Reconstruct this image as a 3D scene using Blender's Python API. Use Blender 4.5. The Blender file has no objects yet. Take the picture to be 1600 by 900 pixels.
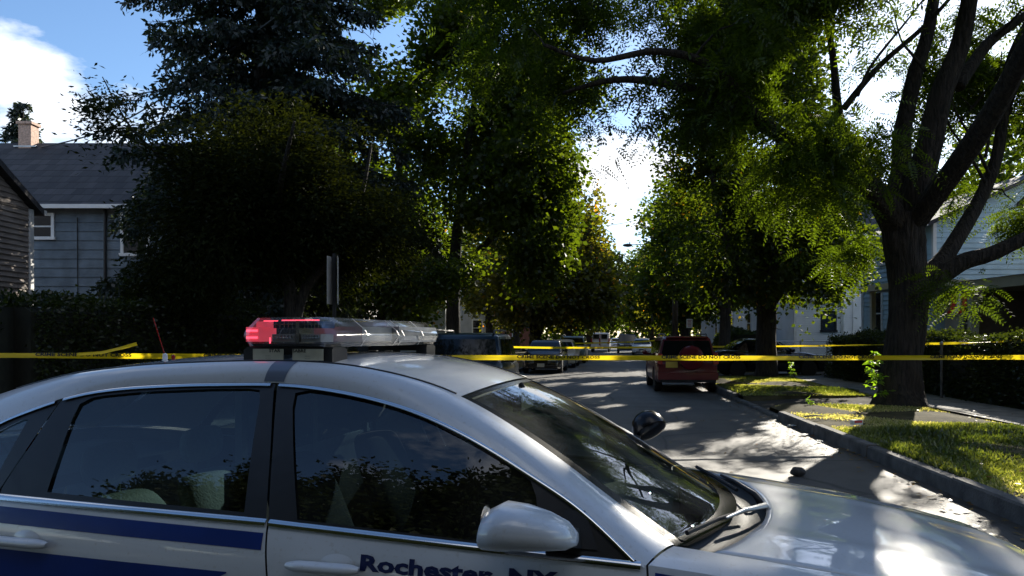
import bpy, bmesh, math, random
import numpy as np
from mathutils import Vector, Matrix
R = math.radians
scene = bpy.context.scene
# ------------------------------------------------------------ camera, sky, sun, exposure
FPX, HZ, CH = 1187.0, 526.6, 1.574          # lens in 1600-px units, horizon row, eye height
cam = bpy.data.cameras.new('camera'); camo = bpy.data.objects.new('camera', cam)
scene.collection.objects.link(camo); scene.camera = camo
camo.location = (0, 0, CH); camo.rotation_euler = (R(90), 0, 0)
cam.sensor_width = 36.0; cam.lens = FPX/1600*36; cam.shift_y = (HZ-450)/1600
cam.clip_start = 0.05; cam.clip_end = 4000
SUN_AZ, SUN_EL = 31.8, 23.3
S = np.array([math.sin(R(SUN_AZ))*math.cos(R(SUN_EL)), math.cos(R(SUN_AZ))*math.cos(R(SUN_EL)), math.sin(R(SUN_EL))])
sl = bpy.data.lights.new('sun', 'SUN'); sl.energy = 5.0; sl.angle = R(0.53); sl.color = (1.0, 0.93, 0.80)
so = bpy.data.objects.new('sun', sl); scene.collection.objects.link(so)
so.rotation_euler = Vector((-S[0], -S[1], -S[2])).to_track_quat('-Z', 'Y').to_euler()
so.location = (60, 100, 60)
scene.view_settings.view_transform = 'Standard'; scene.view_settings.look = 'None'
scene.view_settings.exposure = 1.02; scene.view_settings.gamma = 1.0
scene.view_settings.use_curve_mapping = False
cy = scene.cycles
cy.max_bounces = 8; cy.diffuse_bounces = 3; cy.glossy_bounces = 4; cy.transmission_bounces = 6; cy.transparent_max_bounces = 12
cy.caustics_reflective = False; cy.caustics_refractive = False; cy.sample_clamp_indirect = 4.0
w = bpy.data.worlds.new('World'); scene.world = w; w.use_nodes = True
nt = w.node_tree; N = nt.nodes; L = nt.links
bg = N['Background']; bg.inputs['Strength'].default_value = 0.098
sky = N.new('ShaderNodeTexSky'); sky.sky_type = 'NISHITA'; sky.sun_disc = False
sky.sun_elevation = R(SUN_EL); sky.sun_rotation = R(SUN_AZ); sky.air_density = 1.0; sky.dust_density = 0.35; sky.ozone_density = 4.5
tc = N.new('ShaderNodeTexCoord')
sep = N.new('ShaderNodeSeparateXYZ'); L.new(tc.outputs['Generated'], sep.inputs[0])
def wmath(op, a, b=None):
    n = N.new('ShaderNodeMath'); n.operation = op
    for i, v in enumerate((a, b)):
        if v is None: continue
        if isinstance(v, (int, float)): n.inputs[i].default_value = v
        else: L.new(v, n.inputs[i])
    return n.outputs[0]
zz = wmath('ADD', wmath('MAXIMUM', sep.outputs['Z'], 0.0), 0.16)
comb = N.new('ShaderNodeCombineXYZ')
L.new(wmath('DIVIDE', sep.outputs['X'], zz), comb.inputs[0]); L.new(wmath('DIVIDE', sep.outputs['Y'], zz), comb.inputs[1])
cn = N.new('ShaderNodeTexNoise'); cn.inputs['Scale'].default_value = 1.1; cn.inputs['Detail'].default_value = 9; cn.inputs['Roughness'].default_value = .58
L.new(comb.outputs[0], cn.inputs['Vector'])
dens = wmath('ADD', wmath('MULTIPLY', cn.outputs['Fac'], 1.7), -0.35)
def blob(px, py, power, amp):                # a cloud bank centred in one direction of the sky
    v = Vector(((px-800)/FPX, 1, -(py-HZ)/FPX)).normalized()
    d = N.new('ShaderNodeVectorMath'); d.operation = 'DOT_PRODUCT'; L.new(tc.outputs['Generated'], d.inputs[0]); d.inputs[1].default_value = v
    return wmath('MULTIPLY', wmath('POWER', wmath('MAXIMUM', d.outputs['Value'], 0.0), power), amp)
dens = wmath('ADD', dens, blob(20, 112, 300, 0.36))
dens = wmath('ADD', dens, blob(1005, 310, 120, 0.30))
dens = wmath('SUBTRACT', dens, blob(150, 60, 900, 0.16))
dens = wmath('SUBTRACT', dens, 0.10)
dens = wmath('ADD', dens, wmath('MULTIPLY', wmath('MAXIMUM', wmath('MULTIPLY', sep.outputs['Y'], -1.0), 0.0), 0.24))
cr = N.new('ShaderNodeValToRGB'); cr.color_ramp.elements[0].position = .54; cr.color_ramp.elements[1].position = .72
L.new(dens, cr.inputs[0])
mx = N.new('ShaderNodeMixRGB'); L.new(cr.outputs[0], mx.inputs[0]); L.new(sky.outputs[0], mx.inputs[1]); mx.inputs[2].default_value = (7.6, 7.8, 8.1, 1)
L.new(mx.outputs[0], bg.inputs[0])

def at(px, py, Y):                           # point seen at a pixel of the photograph, Y metres down the street
    return ((px-800)/FPX*Y, Y, CH-(py-HZ)/FPX*Y)
def RK(Y):                                   # right kerb line, left kerb line
    return 3.62+0.1*Y if Y < 22 else 5.82+0.15*(Y-22)
def LK(Y): return RK(Y)-7.2

# ------------------------------------------------------------ helpers
COL = scene.collection
def tag(o, label=None, cat=None, group=None, kind=None):
    for k, v in (('label', label), ('category', cat), ('group', group), ('kind', kind)):
        if v: o[k] = v
    return o
def empty(name, loc=(0, 0, 0), rz=0.0):
    o = bpy.data.objects.new(name, None); COL.objects.link(o); o.location = loc; o.rotation_euler = (0, 0, rz); o.empty_display_size = .2
    return o
def thing(name, label, cat, loc=(0, 0, 0), rz=0.0, group=None):
    return tag(empty(name, loc, rz), label, cat, group)
def link(name, me, m=None, parent=None):
    o = bpy.data.objects.new(name, me); COL.objects.link(o)
    if m is not None and not me.materials:
        for q in (m if isinstance(m, (list, tuple)) else [m]): me.materials.append(q)
    if parent is not None: o.parent = parent
    return o
def copy_tree(o, parent=None):
    c = o.copy(); COL.objects.link(c)
    if parent is not None: c.parent = parent
    for ch in list(o.children): copy_tree(ch, c)
    return c

class MB:
    def __init__(s): s.v = []; s.f = []; s.mi = []; s.cur = 0
    def add(s, vs, fs):
        b = len(s.v); s.v.extend([tuple(map(float, p)) for p in vs]); s.f.extend([tuple(b+i for i in q) for q in fs]); s.mi.extend([s.cur]*len(fs)); return s
    def box(s, c, d, rz=0.0, ry=0.0, rx=0.0):
        M = Matrix.Rotation(rz, 3, 'Z') @ Matrix.Rotation(ry, 3, 'Y') @ Matrix.Rotation(rx, 3, 'X')
        vs = [Vector(c)+M @ Vector((x*d[0]/2, y*d[1]/2, z*d[2]/2)) for x in (-1, 1) for y in (-1, 1) for z in (-1, 1)]
        return s.add(vs, [(0, 1, 3, 2), (4, 6, 7, 5), (0, 4, 5, 1), (2, 3, 7, 6), (0, 2, 6, 4), (1, 5, 7, 3)])
    def quad(s, a, b, c, d): return s.add([a, b, c, d], [(0, 1, 2, 3)])
    def loft(s, rings, closed=True, cap=True):
        n = len(rings[0]); vs = [p for r in rings for p in r]; fs = []
        for i in range(len(rings)-1):
            for j in range(n if closed else n-1):
                k = (j+1) % n; fs.append((i*n+j, i*n+k, (i+1)*n+k, (i+1)*n+j))
        if cap and closed: fs.append(tuple(range(n))[::-1]); fs.append(tuple((len(rings)-1)*n+j for j in range(n)))
        return s.add(vs, fs)
    def tube(s, pts, rad, n=8, cap=True, wob=0.0, rng=None):
        pts = [Vector(p) for p in pts]; m = len(pts)
        if isinstance(rad, (int, float)): rad = [rad]*m
        rings = []; ref = None
        for i, p in enumerate(pts):
            t = (pts[min(i+1, m-1)]-pts[max(i-1, 0)]).normalized()
            if ref is None: ref = t.orthogonal().normalized()
            ref = (ref-t*ref.dot(t)).normalized() if (ref-t*ref.dot(t)).length > 1e-5 else t.orthogonal().normalized()
            b = t.cross(ref); ring = []
            for j in range(n):
                a = 2*math.pi*j/n; r = rad[i]*(1+(wob*math.sin(a*3+i*.9+p.x)+wob*.7*math.sin(a*7+i*.35)+(wob*1.1*(abs(math.sin(a*6.5+.8*math.sin(i*.7)+i*.15))-.5)+wob*.6*math.sin(a*17+i*1.3) if n > 20 else 0) if wob else 0))
                ring.append(p+ref*(r*math.cos(a))+b*(r*math.sin(a)))
            rings.append(ring)
        return s.loft(rings, True, cap)
    def lathe(s, prof, c, axis='Z', n=24):   # prof: (radius, along)
        rings = []
        for r, h in prof:
            ring = []
            for j in range(n):
                a = 2*math.pi*j/n; x, y = r*math.cos(a), r*math.sin(a)
                ring.append({'Z': (c[0]+x, c[1]+y, c[2]+h), 'Y': (c[0]+x, c[1]+h, c[2]-y), 'X': (c[0]+h, c[1]+x, c[2]+y)}[axis])
            rings.append(ring)
        return s.loft(rings, True, True)
    def grid(s, fn, nu, nv):
        vs = [fn(i/nu, j/nv) for i in range(nu+1) for j in range(nv+1)]
        return s.add(vs, [(i*(nv+1)+j, (i+1)*(nv+1)+j, (i+1)*(nv+1)+j+1, i*(nv+1)+j+1) for i in range(nu) for j in range(nv)])
    def mirror_y(s):
        b = len(s.v); nf = len(s.f)
        s.v += [(x, -y, z) for x, y, z in s.v]; s.f += [tuple(b+i for i in q[::-1]) for q in s.f[:nf]]; s.mi += s.mi[:nf]; return s
    def build(s, name, m, parent=None, smooth=None, fix=True):
        me = bpy.data.meshes.new(name); me.from_pydata(s.v, [], s.f)
        if fix and len(s.f) < 60000:
            bm = bmesh.new(); bm.from_mesh(me); bmesh.ops.recalc_face_normals(bm, faces=bm.faces); bm.to_mesh(me); bm.free()
        if any(s.mi): me.polygons.foreach_set('material_index', s.mi)
        if smooth is not None:
            me.polygons.foreach_set('use_smooth', [True]*len(me.polygons))
            if smooth < 180: me.set_sharp_from_angle(angle=R(smooth))
        me.update()
        return link(name, me, m, parent)

def quads_mesh(name, V, tint=None):          # V: (n,4,3) array of separate quads
    n = len(V); me = bpy.data.meshes.new(name)
    me.vertices.add(n*4); me.vertices.foreach_set('co', np.ascontiguousarray(V, dtype=np.float32).ravel())
    me.loops.add(n*4); me.loops.foreach_set('vertex_index', np.arange(n*4, dtype=np.int32))
    me.polygons.add(n); me.polygons.foreach_set('loop_start', np.arange(0, n*4, 4, dtype=np.int32)); me.polygons.foreach_set('loop_total', np.full(n, 4, dtype=np.int32))
    me.update(calc_edges=True)
    if tint is not None:
        a = me.attributes.new('tint', 'FLOAT', 'FACE'); a.data.foreach_set('value', np.asarray(tint, dtype=np.float32))
    return me

# ------------------------------------------------------------ materials
def nodes(name):
    m = bpy.data.materials.new(name); m.use_nodes = True
    return m, m.node_tree.nodes, m.node_tree.links, m.node_tree.nodes['Principled BSDF']
def mat(name, col, rough=.6, metal=0.0, noise=0.0, nscale=8.0, bump=0.0, bscale=40.0, coat=0.0, spec=.5, emit=None, estr=0.0):
    m, n, l, p = nodes(name)
    p.inputs['Base Color'].default_value = (*col, 1); p.inputs['Roughness'].default_value = rough; p.inputs['Metallic'].default_value = metal
    p.inputs['Coat Weight'].default_value = coat; p.inputs['Coat Roughness'].default_value = .05; p.inputs['Specular IOR Level'].default_value = spec
    if emit: p.inputs['Emission Color'].default_value = (*emit, 1); p.inputs['Emission Strength'].default_value = estr
    tcn = n.new('ShaderNodeTexCoord')
    if noise:
        t = n.new('ShaderNodeTexNoise'); t.inputs['Scale'].default_value = nscale; t.inputs['Detail'].default_value = 6; l.new(tcn.outputs['Object'], t.inputs['Vector'])
        r = n.new('ShaderNodeValToRGB'); r.color_ramp.elements[0].position = .3; r.color_ramp.elements[1].position = .7
        r.color_ramp.elements[0].color = (*[c*(1-noise) for c in col], 1); r.color_ramp.elements[1].color = (*[min(1, c*(1+noise)) for c in col], 1)
        l.new(t.outputs['Fac'], r.inputs[0]); l.new(r.outputs[0], p.inputs['Base Color'])
    if bump:
        t = n.new('ShaderNodeTexNoise'); t.inputs['Scale'].default_value = bscale; t.inputs['Detail'].default_value = 5; l.new(tcn.outputs['Object'], t.inputs['Vector'])
        b = n.new('ShaderNodeBump'); b.inputs['Strength'].default_value = bump; b.inputs['Distance'].default_value = .02; l.new(t.outputs['Fac'], b.inputs['Height']); l.new(b.outputs[0], p.inputs['Normal'])
    return m
def glass_mat(name, tint, refl0=.06, rough=.0, dirt=0.0):
    m, n, l, p = nodes(name); n.remove(p); out = n['Material Output']
    tr = n.new('ShaderNodeBsdfTransparent'); tr.inputs[0].default_value = (*tint, 1)
    gl = n.new('ShaderNodeBsdfGlossy'); gl.inputs['Roughness'].default_value = rough; gl.inputs[0].default_value = (1, 1, 1, 1)
    lw = n.new('ShaderNodeLayerWeight'); lw.inputs['Blend'].default_value = .5
    pw = n.new('ShaderNodeMath'); pw.operation = 'POWER'; l.new(lw.outputs['Facing'], pw.inputs[0]); pw.inputs[1].default_value = 5
    ma = n.new('ShaderNodeMath'); ma.operation = 'MULTIPLY_ADD'; l.new(pw.outputs[0], ma.inputs[0]); ma.inputs[1].default_value = .9-refl0; ma.inputs[2].default_value = refl0
    ms = n.new('ShaderNodeMixShader'); l.new(ma.outputs[0], ms.inputs[0]); l.new(tr.outputs[0], ms.inputs[1]); l.new(gl.outputs[0], ms.inputs[2])
    last = ms
    if dirt:
        d = n.new('ShaderNodeBsdfDiffuse'); d.inputs[0].default_value = (.55, .53, .48, 1)
        t = n.new('ShaderNodeTexNoise'); t.inputs['Scale'].default_value = 3.0; t.inputs['Detail'].default_value = 8
        tcn = n.new('ShaderNodeTexCoord'); l.new(tcn.outputs['Object'], t.inputs['Vector'])
        r = n.new('ShaderNodeValToRGB'); r.color_ramp.elements[0].position = .4; r.color_ramp.elements[1].position = .75; r.color_ramp.elements[1].color = (dirt, dirt, dirt, 1)
        l.new(t.outputs['Fac'], r.inputs[0]); m2 = n.new('ShaderNodeMixShader'); l.new(r.outputs[0], m2.inputs[0]); l.new(ms.outputs[0], m2.inputs[1]); l.new(d.outputs[0], m2.inputs[2]); last = m2
    l.new(last.outputs[0], out.inputs[0])
    return m
def leaf_mat(name, dark, light, trans=.5, autumn=None, gloss=.08, tm=(6.0, 5.3, 1.0)):
    m, n, l, p = nodes(name); n.remove(p); out = n['Material Output']
    a = n.new('ShaderNodeAttribute'); a.attribute_name = 'tint'
    r = n.new('ShaderNodeValToRGB'); e = r.color_ramp.elements; e[0].color = (*dark, 1); e[1].color = (*light, 1); e[1].position = .9
    if autumn: q = e.new(.97); q.color = (*autumn, 1)
    l.new(a.outputs['Fac'], r.inputs[0])
    d = n.new('ShaderNodeBsdfDiffuse'); l.new(r.outputs[0], d.inputs[0])
    t = n.new('ShaderNodeBsdfTranslucent'); g = n.new('ShaderNodeMixRGB'); g.blend_type = 'MULTIPLY'; g.inputs[0].default_value = 1; l.new(r.outputs[0], g.inputs[1]); g.inputs[2].default_value = (*tm, 1); l.new(g.outputs[0], t.inputs[0])
    ms = n.new('ShaderNodeMixShader'); ms.inputs[0].default_value = trans; l.new(d.outputs[0], ms.inputs[1]); l.new(t.outputs[0], ms.inputs[2])
    gl = n.new('ShaderNodeBsdfGlossy'); gl.inputs['Roughness'].default_value = .38; gl.inputs[0].default_value = (1, 1, 1, 1)
    m2 = n.new('ShaderNodeMixShader'); m2.inputs[0].default_value = gloss; l.new(ms.outputs[0], m2.inputs[1]); l.new(gl.outputs[0], m2.inputs[2])
    l.new(m2.outputs[0], out.inputs[0])
    return m
def bark_mat(name, c0, c1, scale=1.0):
    m, n, l, p = nodes(name); p.inputs['Roughness'].default_value = .9
    tcn = n.new('ShaderNodeTexCoord'); mp = n.new('ShaderNodeMapping'); mp.inputs['Scale'].default_value = (9*scale, 9*scale, 1.3*scale); l.new(tcn.outputs['Object'], mp.inputs[0])
    t = n.new('ShaderNodeTexNoise'); t.inputs['Scale'].default_value = 2.2; t.inputs['Detail'].default_value = 7; t.inputs['Distortion'].default_value = .6; l.new(mp.outputs[0], t.inputs['Vector'])
    r = n.new('ShaderNodeValToRGB'); r.color_ramp.elements[0].position = .38; r.color_ramp.elements[1].position = .66; r.color_ramp.elements[0].color = (*c0, 1); r.color_ramp.elements[1].color = (*c1, 1)
    l.new(t.outputs['Fac'], r.inputs[0]); l.new(r.outputs[0], p.inputs['Base Color'])
    b = n.new('ShaderNodeBump'); b.inputs['Strength'].default_value = 1.0; b.inputs['Distance'].default_value = .11; l.new(t.outputs['Fac'], b.inputs['Height']); l.new(b.outputs[0], p.inputs['Normal'])
    return m
def asphalt_mat():
    m, n, l, p = nodes('asphalt'); tcn = n.new('ShaderNodeTexCoord')
    def noise(sc, det=6, rough=.6):
        t = n.new('ShaderNodeTexNoise'); t.inputs['Scale'].default_value = sc; t.inputs['Detail'].default_value = det; t.inputs['Roughness'].default_value = rough; l.new(tcn.outputs['Object'], t.inputs['Vector']); return t.outputs['Fac']
    def ramp(x, a, b, ca, cb):
        r = n.new('ShaderNodeValToRGB'); r.color_ramp.elements[0].position = a; r.color_ramp.elements[1].position = b; r.color_ramp.elements[0].color = (*ca, 1); r.color_ramp.elements[1].color = (*cb, 1); l.new(x, r.inputs[0]); return r.outputs[0]
    def mul(a, b, f=1.0):
        q = n.new('ShaderNodeMixRGB'); q.blend_type = 'MULTIPLY'; q.inputs[0].default_value = f; l.new(a, q.inputs[1]); l.new(b, q.inputs[2]); return q.outputs[0]
    base = ramp(noise(.55, 5), .35, .68, (.076, .071, .065), (.130, .121, .110))
    grain = ramp(noise(85, 3, .7), .3, .72, (.45, .45, .45), (1.5, 1.5, 1.5))
    c = mul(base, grain)
    v = n.new('ShaderNodeTexVoronoi'); v.feature = 'DISTANCE_TO_EDGE'; v.inputs['Scale'].default_value = .42
    dm = n.new('ShaderNodeMixRGB'); dm.inputs[0].default_value = .12; l.new(tcn.outputs['Object'], dm.inputs[1])
    tn = n.new('ShaderNodeTexNoise'); tn.inputs['Scale'].default_value = 1.6; tn.inputs['Detail'].default_value = 6; l.new(tcn.outputs['Object'], tn.inputs['Vector']); l.new(tn.outputs['Color'], dm.inputs[2]); l.new(dm.outputs[0], v.inputs['Vector'])
    crack = ramp(v.outputs['Distance'], .004, .010, (.42, .42, .42), (1, 1, 1)); c = mul(c, crack)
    stain = ramp(noise(1.7, 4), .25, .45, (.62, .62, .62), (1, 1, 1)); c = mul(c, stain)
    vp = n.new('ShaderNodeTexVoronoi'); vp.inputs['Scale'].default_value = .16; l.new(tcn.outputs['Object'], vp.inputs['Vector']); sc_ = n.new('ShaderNodeSeparateColor'); l.new(vp.outputs['Color'], sc_.inputs[0])
    c = mul(c, ramp(sc_.outputs[0], .2, .8, (.66, .66, .67), (1.15, 1.14, 1.12)))
    mp = n.new('ShaderNodeMapping'); mp.inputs['Scale'].default_value = (1.6, .10, 1); mp.inputs['Rotation'].default_value = (0, 0, R(6)); l.new(tcn.outputs['Object'], mp.inputs[0])
    tw = n.new('ShaderNodeTexNoise'); tw.inputs['Scale'].default_value = 1.0; tw.inputs['Detail'].default_value = 3; l.new(mp.outputs[0], tw.inputs['Vector']); c = mul(c, ramp(tw.outputs['Fac'], .35, .65, (.80, .80, .80), (1.1, 1.1, 1.1)))
    l.new(c, p.inputs['Base Color']); p.inputs['Roughness'].default_value = .62; p.inputs['Specular IOR Level'].default_value = .45
    b = n.new('ShaderNodeBump'); b.inputs['Strength'].default_value = .55; b.inputs['Distance'].default_value = .012; l.new(noise(120, 2, .7), b.inputs['Height']); l.new(b.outputs[0], p.inputs['Normal'])
    return m
def soil_mat(name, a, b_, c_):
    m, n, l, p = nodes(name); tcn = n.new('ShaderNodeTexCoord'); p.inputs['Roughness'].default_value = .95; p.inputs['Specular IOR Level'].default_value = .1
    t = n.new('ShaderNodeTexNoise'); t.inputs['Scale'].default_value = 1.6; t.inputs['Detail'].default_value = 9; t.inputs['Roughness'].default_value = .7; l.new(tcn.outputs['Object'], t.inputs['Vector'])
    r = n.new('ShaderNodeValToRGB'); e = r.color_ramp.elements; e[0].position = .32; e[0].color = (*a, 1); e[1].position = .68; e[1].color = (*c_, 1); q = e.new(.5); q.color = (*b_, 1); l.new(t.outputs['Fac'], r.inputs[0]); l.new(r.outputs[0], p.inputs['Base Color'])
    t2 = n.new('ShaderNodeTexNoise'); t2.inputs['Scale'].default_value = 35; t2.inputs['Detail'].default_value = 4; l.new(tcn.outputs['Object'], t2.inputs['Vector'])
    b = n.new('ShaderNodeBump'); b.inputs['Strength'].default_value = .8; b.inputs['Distance'].default_value = .03; l.new(t2.outputs['Fac'], b.inputs['Height']); l.new(b.outputs[0], p.inputs['Normal'])
    return m
def shingle_mat(name, c0, c1):
    m, n, l, p = nodes(name); tcn = n.new('ShaderNodeTexCoord'); p.inputs['Roughness'].default_value = .9
    mp = n.new('ShaderNodeMapping'); l.new(tcn.outputs['UV'], mp.inputs[0])
    b = n.new('ShaderNodeTexBrick'); b.inputs['Scale'].default_value = 1; b.inputs['Brick Width'].default_value = .33; b.inputs['Row Height'].default_value = .15; b.inputs['Mortar Size'].default_value = .006
    b.inputs['Color1'].default_value = (*c0, 1); b.inputs['Color2'].default_value = (*c1, 1); b.inputs['Mortar'].default_value = (*[x*.35 for x in c0], 1); l.new(mp.outputs[0], b.inputs['Vector'])
    t = n.new('ShaderNodeTexNoise'); t.inputs['Scale'].default_value = 2.2; t.inputs['Detail'].default_value = 6; l.new(mp.outputs[0], t.inputs['Vector'])
    mm = n.new('ShaderNodeMixRGB'); mm.blend_type = 'MULTIPLY'; mm.inputs[0].default_value = .6; l.new(b.outputs['Color'], mm.inputs[1]); l.new(t.outputs['Fac'], mm.inputs[2]); l.new(mm.outputs[0], p.inputs['Base Color'])
    bp = n.new('ShaderNodeBump'); bp.inputs['Strength'].default_value = .6; bp.inputs['Distance'].default_value = .02; l.new(b.outputs['Fac'], bp.inputs['Height']); bp.invert = True; l.new(bp.outputs[0], p.inputs['Normal'])
    return m
M = {}
M['asphalt'] = asphalt_mat()
M['soil'] = soil_mat('soil', (.032, .026, .014), (.070, .060, .030), (.14, .115, .065))
M['dirt'] = soil_mat('dirt', (.038, .032, .026), (.062, .054, .044), (.095, .083, .070))
M['concrete'] = mat('concrete', (.19, .178, .16), .9, noise=.4, nscale=3, bump=.5, bscale=60)
M['kerb'] = mat('kerb_stone', (.115, .108, .10), .9, noise=.5, nscale=4, bump=.6, bscale=45)
M['white_trim'] = mat('white_trim', (.74, .74, .72), .55, noise=.08, nscale=3)
M['cream'] = mat('cream_paint', (.58, .53, .42), .6, noise=.1, nscale=2)
M['white_siding'] = mat('white_siding', (.82, .83, .84), .55, noise=.08, nscale=1.2)
M['blue_siding'] = mat('pale_blue_siding', (.42, .58, .67), .6, noise=.15, nscale=1.4)
M['slate_siding'] = mat('slate_blue_shingle', (.135, .170, .200), .8, noise=.25, nscale=2.5, bump=.3, bscale=30)
M['brown_siding'] = mat('brown_clapboard', (.30, .25, .215), .7, noise=.25, nscale=2)
M['tan_siding'] = mat('tan_siding', (.36, .31, .25), .7, noise=.15, nscale=2)
M['grey_siding'] = mat('grey_siding', (.42, .43, .44), .7, noise=.12, nscale=2)
M['roof'] = shingle_mat('roof_shingle', (.050, .050, .056), (.085, .083, .088))
M['roof_brown'] = shingle_mat('roof_shingle_brown', (.075, .06, .05), (.11, .09, .075))
M['porch_shingle'] = shingle_mat('porch_shingle', (.022, .020, .019), (.035, .031, .029))
M['brick'] = mat('chimney_brick', (.52, .36, .28), .85, noise=.3, nscale=14, bump=.5, bscale=30)
M['window_glass'] = mat('window_glass', (.018, .022, .026), .06, spec=.8)
M['porch_dark'] = mat('porch_wood', (.16, .12, .09), .7, noise=.2)
M['red_wood'] = mat('red_railing', (.24, .05, .035), .6, noise=.2)
M['flag_red'] = mat('flag_red', (.55, .03, .03), .8); M['flag_white'] = mat('flag_white', (.75, .73, .70), .8); M['flag_blue'] = mat('flag_blue', (.03, .05, .2), .8)
M['black_metal'] = mat('black_metal', (.015, .015, .016), .45, .0, noise=.2)
M['grey_metal'] = mat('grey_metal', (.36, .37, .38), .4, .8, noise=.15)
M['rubber'] = mat('rubber', (.018, .018, .019), .75, noise=.2, nscale=20)
M['black_plastic'] = mat('black_plastic', (.010, .010, .011), .6, noise=.2, nscale=12)
M['black_gloss'] = mat('black_gloss', (.006, .006, .007), .24, spec=.3)
M['chrome'] = mat('chrome', (.72, .72, .72), .14, 1.0)
M['rim'] = mat('alloy', (.66, .67, .68), .3, .9)
M['pole_wood'] = bark_mat('pole_wood', (.06, .045, .032), (.13, .10, .075), .8)
M['bark'] = bark_mat('bark_locust', (.010, .0075, .005), (.046, .034, .024))
M['bark2'] = bark_mat('bark_maple', (.012, .010, .008), (.050, .041, .032), 1.3)
M['leaf_locust'] = leaf_mat('leaf_locust', (.008, .018, .004), (.040, .066, .009), .36, None, .02)
M['leaf_dark'] = leaf_mat('leaf_dark', (.006, .010, .004), (.018, .024, .008), .13, None, .003)
M['leaf_maple'] = leaf_mat('leaf_maple', (.008, .018, .004), (.044, .066, .009), .44, (.20, .10, .02), .02)
M['leaf_autumn'] = leaf_mat('leaf_autumn', (.014, .024, .006), (.062, .062, .011), .48, (.28, .11, .02), .03)
M['leaf_oval'] = leaf_mat('leaf_oval', (.007, .016, .004), (.036, .054, .008), .40, (.18, .10, .02), .02)
M['needle'] = leaf_mat('needle', (.010, .018, .017), (.032, .048, .048), .12, None, .03)
M['leaf_hedge'] = leaf_mat('leaf_hedge', (.008, .014, .005), (.024, .036, .010), .3, None, .03)
M['leaf_sapling'] = leaf_mat('leaf_sapling', (.05, .10, .012), (.10, .16, .018), .62, None, .05, (4.2, 4.2, 1.1))
M['leaf_fallen'] = leaf_mat('leaf_fallen', (.06, .035, .015), (.22, .15, .04), .3, (.28, .11, .03), .05, (1.6, 1.4, 1.0))
M['hedge_core'] = mat('hedge_core', (.012, .014, .008), .95, noise=.4, nscale=6)
M['grass'] = leaf_mat('grass_blade', (.040, .058, .010), (.20, .215, .045), .5, (.40, .36, .20), .05, (2.8, 2.7, 1.2))
M['tape'] = None
m, n, l, p = nodes('yellow_tape')
p.inputs['Base Color'].default_value = (.88, .64, .012, 1); p.inputs['Roughness'].default_value = .32
tl = n.new('ShaderNodeBsdfTranslucent'); tl.inputs[0].default_value = (.95, .72, .02, 1); ms_ = n.new('ShaderNodeMixShader'); ms_.inputs[0].default_value = .5
l.new(p.outputs[0], ms_.inputs[1]); l.new(tl.outputs[0], ms_.inputs[2]); l.new(ms_.outputs[0], n['Material Output'].inputs[0]); M['tape'] = m
M['ink'] = mat('black_ink', (.012, .011, .008), .5)
M['headlight'] = mat('headlight_lens', (.55, .57, .58), .12, spec=.8)
M['taillight'] = mat('taillight_lens', (.35, .012, .012), .15, coat=.5)
M['plate_white'] = mat('plate_white', (.62, .62, .60), .5); M['plate_yellow'] = mat('plate_yellow', (.72, .50, .08), .5)
M['car_glass'] = mat('car_glass', (.006, .008, .009), .05, spec=.45)
# ------------------------------------------------------------ ground, road, kerbs, pavements
YS = [-60, -30, -15, -8, -4] + [i*1.0 for i in range(-2, 60)] + [60+i*5.0 for i in range(30)]
def strip(name, fl, fr, z, m, ys=YS, n=1, zf=None):
    mb = MB()
    mb.grid(lambda a, b: (lambda Y: (fl(Y)+(fr(Y)-fl(Y))*b, Y, (z if zf is None else zf(Y, b))))(ys[round(a*(len(ys)-1))]), len(ys)-1, n)
    return tag(mb.build(name, m, smooth=180 if n > 1 else None), kind='structure')
mb = MB(); mb.quad((-2500, -2500, -.03), (2500, -2500, -.03), (2500, 2500, -.03), (-2500, 2500, -.03)); tag(mb.build('ground', M['soil']), kind='structure')
strip('road', lambda Y: LK(Y)-.05, lambda Y: RK(Y)+.05, 0.0, M['asphalt'])
rv = random.Random(3)
def vz(Y, b):
    e = min(1, b*12, (1-b)*12)
    if min(abs(Y-15.8), abs(Y-18.3), abs(Y-26.75), abs(Y-31)) < 1e-6: return -.04
    return .13+e*(.035*math.sin(Y*1.3+b*5)+.025*math.sin(Y*.61-b*9)+.03)
strip('lawn_verge', lambda Y: RK(Y)+.14, lambda Y: RK(Y)+3.34, .13, M['soil'], [y*.5 for y in range(-8, 32)]+[15.72, 15.8], 26, vz)
strip('lawn_verge', lambda Y: RK(Y)+.14, lambda Y: RK(Y)+3.34, .13, M['soil'], [18.3, 18.38]+[18.5+.5*y for y in range(0, 17)]+[26.67, 26.75], 26, vz)
strip('lawn_verge', lambda Y: RK(Y)+.14, lambda Y: RK(Y)+3.34, .13, M['soil'], [31, 31.08]+[31.5+1.5*y for y in range(0, 110)], 6, vz)
strip('driveway', lambda Y: RK(Y)+.14, lambda Y: RK(Y)+3.4, .06, M['dirt'], [15.7+.2*y for y in range(0, 14)], 12, lambda Y, b: .035+.11*b+.012*math.sin(Y*5+b*11))
strip('driveway', lambda Y: RK(Y)+.14, lambda Y: RK(Y)+12, .14, M['dirt'], [26.8+.5*y for y in range(0, 9)], 10, lambda Y, b: .05+.105*min(1, b*4))
strip('pavement', lambda Y: RK(Y)+3.3, lambda Y: RK(Y)+4.8, .165, M['concrete'])
strip('yard', lambda Y: RK(Y)+4.78, lambda Y: RK(Y)+70, .15, M['soil'])
strip('lawn_verge', lambda Y: LK(Y)-2.3, lambda Y: LK(Y)-.14, .14, M['soil'])
strip('pavement', lambda Y: LK(Y)-3.8, lambda Y: LK(Y)-2.25, .160, M['concrete'])
strip('yard', lambda Y: LK(Y)-75, lambda Y: LK(Y)-3.78, .15, M['soil'])
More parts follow.
